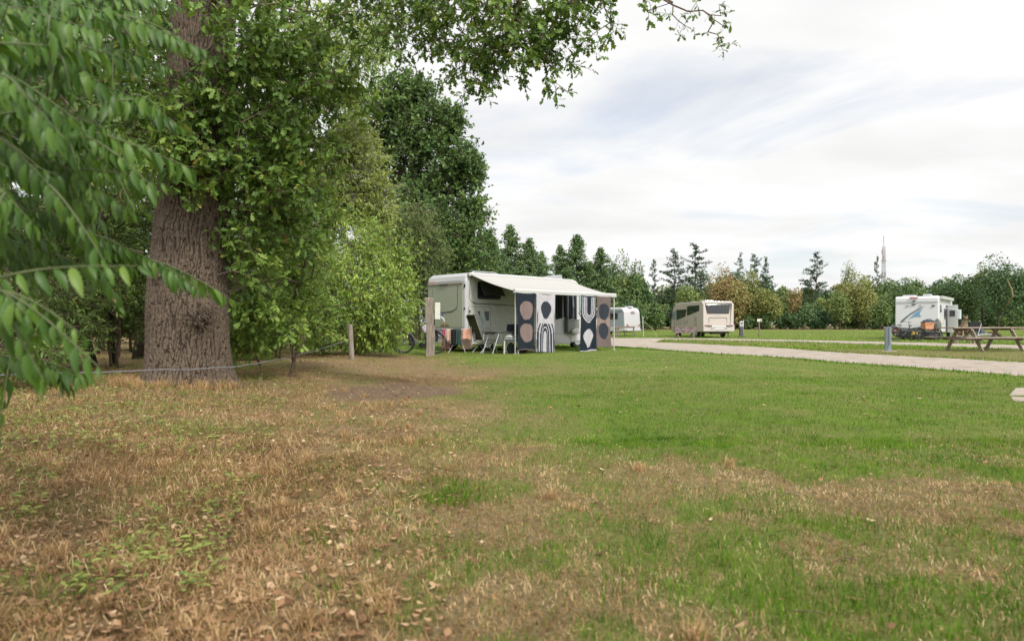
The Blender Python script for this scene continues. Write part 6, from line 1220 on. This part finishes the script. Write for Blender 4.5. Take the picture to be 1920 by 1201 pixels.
# ================================================================== WHITE CARAVAN
M_CSIDE = simple('blue_grey_caravan_side', (.26, .30, .34), .5, var=.06)
d_ = 55.0; cv = thing('caravan', 'white caravan with a blue grey side parked behind the far end of the awning', 'caravan', (X(1172, d_), d_, 0), math.atan2(.71, -.70)); CW = 2.15
prof = [(0, .40), (-.03, .9), (.06, 2.0), (.20, 2.25), (.45, 2.34), (5.4, 2.34), (5.9, 1.9), (6.1, .9), (5.9, .4)]
MB().prism(prof, -CW, 0, 'y').build('body', M_WHITE, cv, bevel=.12, seg=4)
MB().prism([(.10, .78), (.12, 1.95), (.3, 2.2), (5.3, 2.24), (5.8, 1.8), (5.9, .78)], -.02, .012).build('side_panel', M_CSIDE, cv, bevel=.01)
MB().box((2.9, .02, .55), (5.4, .03, .3)).build('side_skirt', M_CREAM, cv, bevel=.01)
c_w = MB().prism(rrect(.75, 1.5, 1.42, 1.86, .08), 0, .04).build('window', M_GLASSD, cv); MB().prism(rrect(.70, 1.55, 1.38, 1.90, .08), 0, .03).build('window_frame', M_DGREY, c_w)
MB().box((2.9, .02, 2.02), (5.2, .03, .04)).build('trim_strip', M_DGREY, cv)
MB().box((-.05, -CW / 2, 1.96), (.08, .55, .05)).build('brake_light', simple('pale_red_lens', (.50, .20, .18), .4), cv, bevel=.01); MB().box((-.045, -CW / 2, 2.08), (.08, .35, .03)).build('badge', M_GREY, cv)
for a, s_ in ((-.28, 1), (-CW + .28, -1)): MB().prism([(a - .16 * s_, .80), (a + .16 * s_, .90), (a + .12 * s_, .98), (a - .14 * s_, .86)], -.06, .0, 'x').build('tail_light', M_REDL, cv, bevel=.01)
MB().box((-.06, -CW / 2, .52), (.14, CW - .2, .22)).build('rear_bumper', M_WHITE, cv, bevel=.04); MB().box((.4, -CW / 2, 2.38), (.5, .5, .14)).build('roof_hatch', M_WHITE, cv, bevel=.03)
for a in (-.2, -CW + .2): wheel(cv, (3.1, a, .3), .3, .18)
MB().box((3, -CW / 2, .38), (5.2, 1.6, .1)).build('chassis', M_BLACK, cv)
for a in (-.4, -CW + .4): MB().tube([(.4, a, .4), (.3, a, .01)], .025, 6).build('corner_steady', M_DGREY, cv)

# ================================================================== WHITE MOTORHOME AT THE RIGHT
RR = (26.7, 42.7); ur = (.631, .773); M_W3 = simple('bright_gelcoat', (.62, .63, .66), .35, var=.03, coat=.2); m3 = thing('motorhome', 'white motorhome with a blue fin on its rear wall and bicycles parked behind it', 'motorhome', (RR[0], RR[1], 0), math.atan2(ur[1], ur[0])); RW = 2.42
# local X forward, Y left (0..RW), origin rear right corner; rear wall at x=0. helper: zoomed pixel -> y,z on the rear wall
def ry(px_):
    p_ = (px_ - 960) / F; lx_, ly_ = -ur[1], ur[0]; return (RR[0] - RR[1] * p_) / (-lx_ + ly_ * p_)
def rz_(py_, y): return 1.0 - (py_ - HOR) / F * (RR[1] + ur[0] * y)
def zp(a, b): a = 1640 + a / 6.857; b = 530 + b / 6.857; y = ry(a); return (y, rz_(b, y))
prof = [(0, .48), (-.02, 1.0), (.03, 2.62), (.10, 2.76), (5.4, 2.78), (6.2, 2.6), (6.7, 2.1), (7.1, 1.3), (7.2, .4)]
MB().prism(prof, 0, RW, 'y').build('body', M_W3, m3, bevel=.06, seg=3)
MB().prism([(.06, 2.38), (RW - .06, 2.38), (RW - .06, 2.41), (.06, 2.41)], -.03, 0, 'x').build('panel_seam', M_GREY, m3)
M_FIN = simple('blue_fin_decal', (.16, .33, .50), .4); M_SW = simple('slate_swoosh_decal', (.13, .15, .18), .4)
MB().prism([zp(*q) for q in [(430, 480), (520, 390), (612, 335), (575, 395), (600, 432), (540, 428), (480, 445)]], -.032, -.01, 'x').build('fin_decal', M_FIN, m3)
MB().prism([zp(*q) for q in [(325, 520), (350, 478), (470, 385), (560, 335), (650, 292), (560, 348), (470, 402), (360, 500)]], -.036, -.012, 'x').build('swoosh_decal', M_SW, m3)
MB().prism([zp(*q) for q in [(212, 535), (245, 540), (330, 575), (480, 580), (700, 545), (820, 540), (820, 640), (700, 640), (480, 625), (330, 622), (212, 590)]], -.09, 0, 'x').build('rear_valance', simple('grey_valance', (.11, .115, .125), .5), m3, bevel=.02)
MB().prism([zp(*q) for q in [(216, 622), (820, 640), (820, 700), (700, 712), (300, 700), (240, 680)]], -.07, .02, 'x').build('rear_bumper', M_BLACK, m3, bevel=.03)
for x0, x1 in ((222, 322), (712, 812)):
    tl = MB().prism([zp(*q) for q in [(x0, 588), (x1, 588), (x1, 626), (x0, 626)]], -.11, -.04, 'x').build('tail_light', M_WALU, m3, bevel=.01)
    for c in ((x0 + 25, 607), (x0 + 72, 607)): y, z = zp(*c); MB().tube([(-.125, y, z), (-.10, y, z)], .085, 14).build('red_lamp', M_REDL, tl)
MB().prism([zp(*q) for q in [(485, 628), (556, 628), (556, 662), (485, 662)]], -.12, -.08, 'x').build('number_plate', M_YPLATE, m3)
MB().prism([zp(*q) for q in [(450, 186), (556, 186), (556, 199), (450, 199)]], -.05, .0, 'x').build('brake_light', M_REDL, m3)
for a, b, c, e in ((490, 226, 525, 238), (478, 270, 528, 282), (735, 284, 775, 300), (408, 288, 440, 298), (575, 286, 602, 296)): MB().prism([zp(a, b), zp(c, b), zp(c, e), zp(a, e)], -.05, .0, 'x').build('rear_fitting', M_DGREY if b < 285 or a > 700 else M_GREY, m3)
for a, b in ((.9, .55), (3.0, 1.4)): MB().box((a, RW * .72 if a < 1 else RW * .3, 2.82), (.8, .7, .1)).build('roof_hatch', M_WHITE, m3, bevel=.03)
MB().box((.5, RW * .28, 2.83), (.5, .45, .12)).build('roof_hatch', M_WHITE, m3, bevel=.03)
aw2 = MB().box((2.9, -.10, 2.66), (5.0, .2, .2)).build('awning_box', M_WALU, m3, bevel=.03)
sw = MB().prism(rrect(.5, 1.0, 1.75, 2.2, .06), -.03, .0).build('window', M_GLASSD, m3)
sw = MB().prism(rrect(2.3, 2.85, 1.3, 2.0, .06), -.03, .0).build('window', M_GLASSD, m3); MB().box((2.57, -.22, 1.95), (.5, .4, .03), rx=R(10)).build('window_pane', M_GLASSL, sw)
MB().box((3.35, -.02, 1.35), (.62, .03, 1.75)).build('doorway', simple('dark_purple_screen', (.06, .045, .06), .7), m3)
dd = MB().box((3.72, -.30, 1.38), (.05, .62, 1.75)).build('door', M_WHITE, m3, bevel=.02); MB().box((3.69, -.30, 1.7), (.02, .3, .4)).build('door_window', M_GLASSD, dd)
MB().tube([(2.2, -.05, 2.02), (2.9, -.62, 1.95)], .02, 6).build('window_strut', M_WALU, m3); MB().box((3.0, -.75, 1.62), (.3, .22, .62)).build('hanging_bag', simple('pale_blue_bag', (.55, .60, .65), .6), m3, bevel=.03)
for a, z in ((.7, 1.2), (1.3, .9), (1.9, 1.1)): MB().box((a, -.01, z), (.4, .02, .3)).build('hatch', M_CREAM, m3, bevel=.01)
for a in (1.5, 6.0): wheel(m3, (a, .17, .36), .36); wheel(m3, (a, RW - .17, .36), .36)
MB().box((3.4, RW / 2, .45), (6.4, 2.0, .2)).build('chassis', M_BLACK, m3)
bg3 = 'bicycles parked behind the blue finned motorhome'
bicycle('black bicycle leaning behind the left half of the blue finned motorhome', (X(1694, 40.6), 40.6, 0), R(8), (.02, .02, .024), bg3, steer=14)
b2 = bicycle('dark bicycle carrying an orange crate behind the right half of the blue finned motorhome', (X(1741, 40.2), 40.2, 0), R(188), (.02, .022, .03), bg3, steer=10)
cr_ = thing('bicycle_crate', 'orange brown crate on the front of the right hand bicycle', 'crate', (X(1739, 39.9), 39.9, .70), R(8)); MB().prism([(-.25, 0), (.25, 0), (.30, .38), (-.30, .38)], -.18, .18).build('crate_body', simple('orange_crate', (.50, .24, .13), .7, var=.2, scale=12), cr_, bevel=.01)
for k in (-.14, 0, .14): MB().box((k, -.185, .26), (.05, .01, .07)).build('slot', simple('dark_orange', (.22, .06, .03), .8), cr_)
MB().box((0, 0, .385), (.64, .40, .03)).build('rim', simple('orange_crate', (.50, .24, .13), .7), cr_)
crumple('bicycle_cover', 'dark blue cover draped over the handlebars behind the orange crate', 'cover', (X(1741, 40.5), 40.5, 1.0), (.34, .2, .17), simple('navy_cover', (.035, .06, .09), .8), 41)
crumple('grey_bag', 'grey brown bag beside the orange crate at the corner of the motorhome', 'bag', (X(1757, 40.3), 40.3, .62), (.22, .2, .42), simple('grey_brown_bag', (.13, .13, .12), .85), 42)

# ================================================================== CAMP CHAIR, DOG AND ODDMENTS BEHIND THE PICNIC TABLE
cc_ = thing('camping_chair', 'folding camping chair with a silver curved frame beside the dog, right of the motorhome', 'camping chair', (X(1824, 37.0), 37.0, 0), R(200))
for s_ in (-.28, .28):
    MB().tube([(.28, s_, .02), (-.02, s_, .45), (-.26, s_, 1.0), (-.20, s_, 1.14), (-.05, s_, 1.16)], .016, 7).build('side_frame', M_ALU, cc_); MB().tube([(-.28, s_, .02), (.02, s_, .42), (.26, s_, .46)], .016, 7).build('leg', M_ALU, cc_)
MB().prism([(-.05, .44), (.26, .45), (.26, .48), (-.05, .47)], -.27, .27).build('seat', M_GREYF, cc_, bevel=.01); MB().prism([(-.04, .46), (-.01, .46), (-.22, 1.10), (-.25, 1.10)], -.27, .27).build('backrest', M_BLACK, cc_, bevel=.01)
lg = thing('lounge_chair', 'low grey folding lounger with a dark red end behind the picnic table', 'lounger', (X(1842, 37.5), 37.5, 0), R(4))
MB().prism([(-.55, .30), (-.30, .46), (.35, .46), (.60, .40), (.60, .34), (.30, .38), (-.30, .38), (-.55, .24)], -.28, .28).build('seat', M_GREY, lg, bevel=.03); MB().prism([(.42, .38), (.80, .30), (.92, .40), (.74, .56), (.5, .54)], -.26, .26).build('cushion', simple('dark_red_cushion', (.10, .025, .03), .8), lg, bevel=.06)
MB().prism([(-.25, .44), (.05, .44), (-.02, .72), (-.22, .70)], -.2, .2).build('bag', simple('slate_bag', (.08, .10, .12), .8), lg, bevel=.04)
for a in (-.4, .45): MB().tube([(a, -.26, .38), (a + .08, -.26, .01)], .014, 6).build('leg', M_ALU, lg); MB().tube([(a, .26, .38), (a - .08, .26, .01)], .014, 6).build('leg', M_ALU, lg)
MB().tube([(-.62, -.2, .40), (-.9, -.2, .55), (-.75, -.2, .62)], .02, 6).build('frame_end', M_WALU, lg)
crumple('black_bag', 'black bag standing on the grass behind the picnic table leg', 'bag', (X(1827, 36.5), 36.5, .10), (.14, .14, .30), M_BLACK, 51)
# dog sitting up on a low wooden block, seen over the table top
m, t, p = newmat('brown_black_fur'); p.inputs['Roughness'].default_value = .9; ob = N_(t, "ShaderNodeTexCoord").outputs['Object']
t.links.new(ramp(t, noi(t, ob, 5, 6, .7), [(.38, (.055, .045, .035)), (.52, (.22, .15, .09)), (.66, (.38, .30, .20))]), p.inputs['Base Color']); M_FUR = m
DX, DY = X(1807, 33.5), 33.5
def skin_mesh(name, nodes, edges, mat, parent, sub=2):
    me = bpy.data.meshes.new(name); me.from_pydata([n[0] for n in nodes], edges, []); o = link(name, me, parent); md = o.modifiers.new('skin', 'SKIN'); md.use_smooth_shade = True
    for i, n in enumerate(nodes): me.skin_vertices[0].data[i].radius = (n[1], n[2] if len(n) > 2 else n[1])
    me.skin_vertices[0].data[0].use_root = True; sb = o.modifiers.new('sub', 'SUBSURF'); sb.levels = sub; sb.render_levels = sub
    dg = bpy.context.evaluated_depsgraph_get(); dg.update(); m2 = bpy.data.meshes.new_from_object(o.evaluated_get(dg)); o.modifiers.clear(); o.data = m2; m2.materials.clear(); m2.materials.append(mat); m2.polygons.foreach_set('use_smooth', [True] * len(m2.polygons)); return o
dog = thing('dog', 'brown and black shepherd like dog with pricked ears sitting behind the picnic table', 'dog', (DX, DY, .42), R(-100))
# faces local +X
nodes = [((-.22, 0, .16), .17), ((-.12, 0, .34), .16, .18), ((.02, 0, .52), .15, .17), ((.10, 0, .66), .115, .13), ((.15, 0, .78), .09, .10), ((.20, 0, .86), .095, .095), ((.30, 0, .84), .06, .055), ((.38, 0, .82), .035, .032),
         ((.10, .09, .42), .07), ((.14, .10, .22), .045), ((.15, .10, .04), .032), ((.21, .10, .015), .036), ((.10, -.09, .42), .07), ((.14, -.10, .22), .045), ((.15, -.10, .04), .032), ((.21, -.10, .015), .036),
         ((-.14, .15, .18), .10), ((.02, .18, .16), .07), ((-.08, .19, .04), .04), ((.08, .19, .02), .036), ((-.14, -.15, .18), .10), ((.02, -.18, .16), .07), ((-.08, -.19, .04), .04), ((.08, -.19, .02), .036),
         ((-.36, 0, .06), .05), ((-.52, .08, .03), .045), ((-.66, .18, .03), .02), ((.17, .07, .93), .035, .02), ((.16, .09, 1.03), .010), ((.17, -.07, .93), .035, .02), ((.16, -.09, 1.03), .010)]
edges = [(0, 1), (1, 2), (2, 3), (3, 4), (4, 5), (5, 6), (6, 7), (2, 8), (8, 9), (9, 10), (10, 11), (2, 12), (12, 13), (13, 14), (14, 15), (0, 16), (16, 17), (17, 18), (18, 19), (0, 20), (20, 21), (21, 22), (22, 23), (0, 24), (24, 25), (25, 26), (5, 27), (27, 28), (5, 29), (29, 30)]
skin_mesh('body', nodes, edges, M_FUR, dog)
for s_ in (-1, 1):
    bm = bmesh.new(); bmesh.ops.create_uvsphere(bm, u_segments=8, v_segments=6, radius=.014); me = bpy.data.meshes.new('eye'); bm.to_mesh(me); bm.free(); me.materials.append(M_BLACK); e = link('eye', me, dog); e.location = (.275, .045 * s_, .885)
bm = bmesh.new(); bmesh.ops.create_uvsphere(bm, u_segments=8, v_segments=6, radius=.02); me = bpy.data.meshes.new('nose'); bm.to_mesh(me); bm.free(); me.materials.append(M_BLACK); e = link('nose', me, dog); e.location = (.412, 0, .825)
mb = MB(); mb.ring((.09, 0, .70), .12, .014, 'z', 18, 6); cl = mb.build('collar', simple('cream_collar', (.5, .45, .33), .7), dog)
sb_ = thing('wooden_block', 'low wooden block carrying the dog behind the picnic table', 'block', (DX, DY, 0), R(-10)); MB().box((0, 0, .40), (.9, .55, .04)).build('seat', M_TABLEW, sb_, bevel=.01)
for a in (-.38, .38):
    for b in (-.2, .2): MB().box((a, b, .19), (.07, .07, .38)).build('leg', M_TABLEW, sb_, bevel=.006)
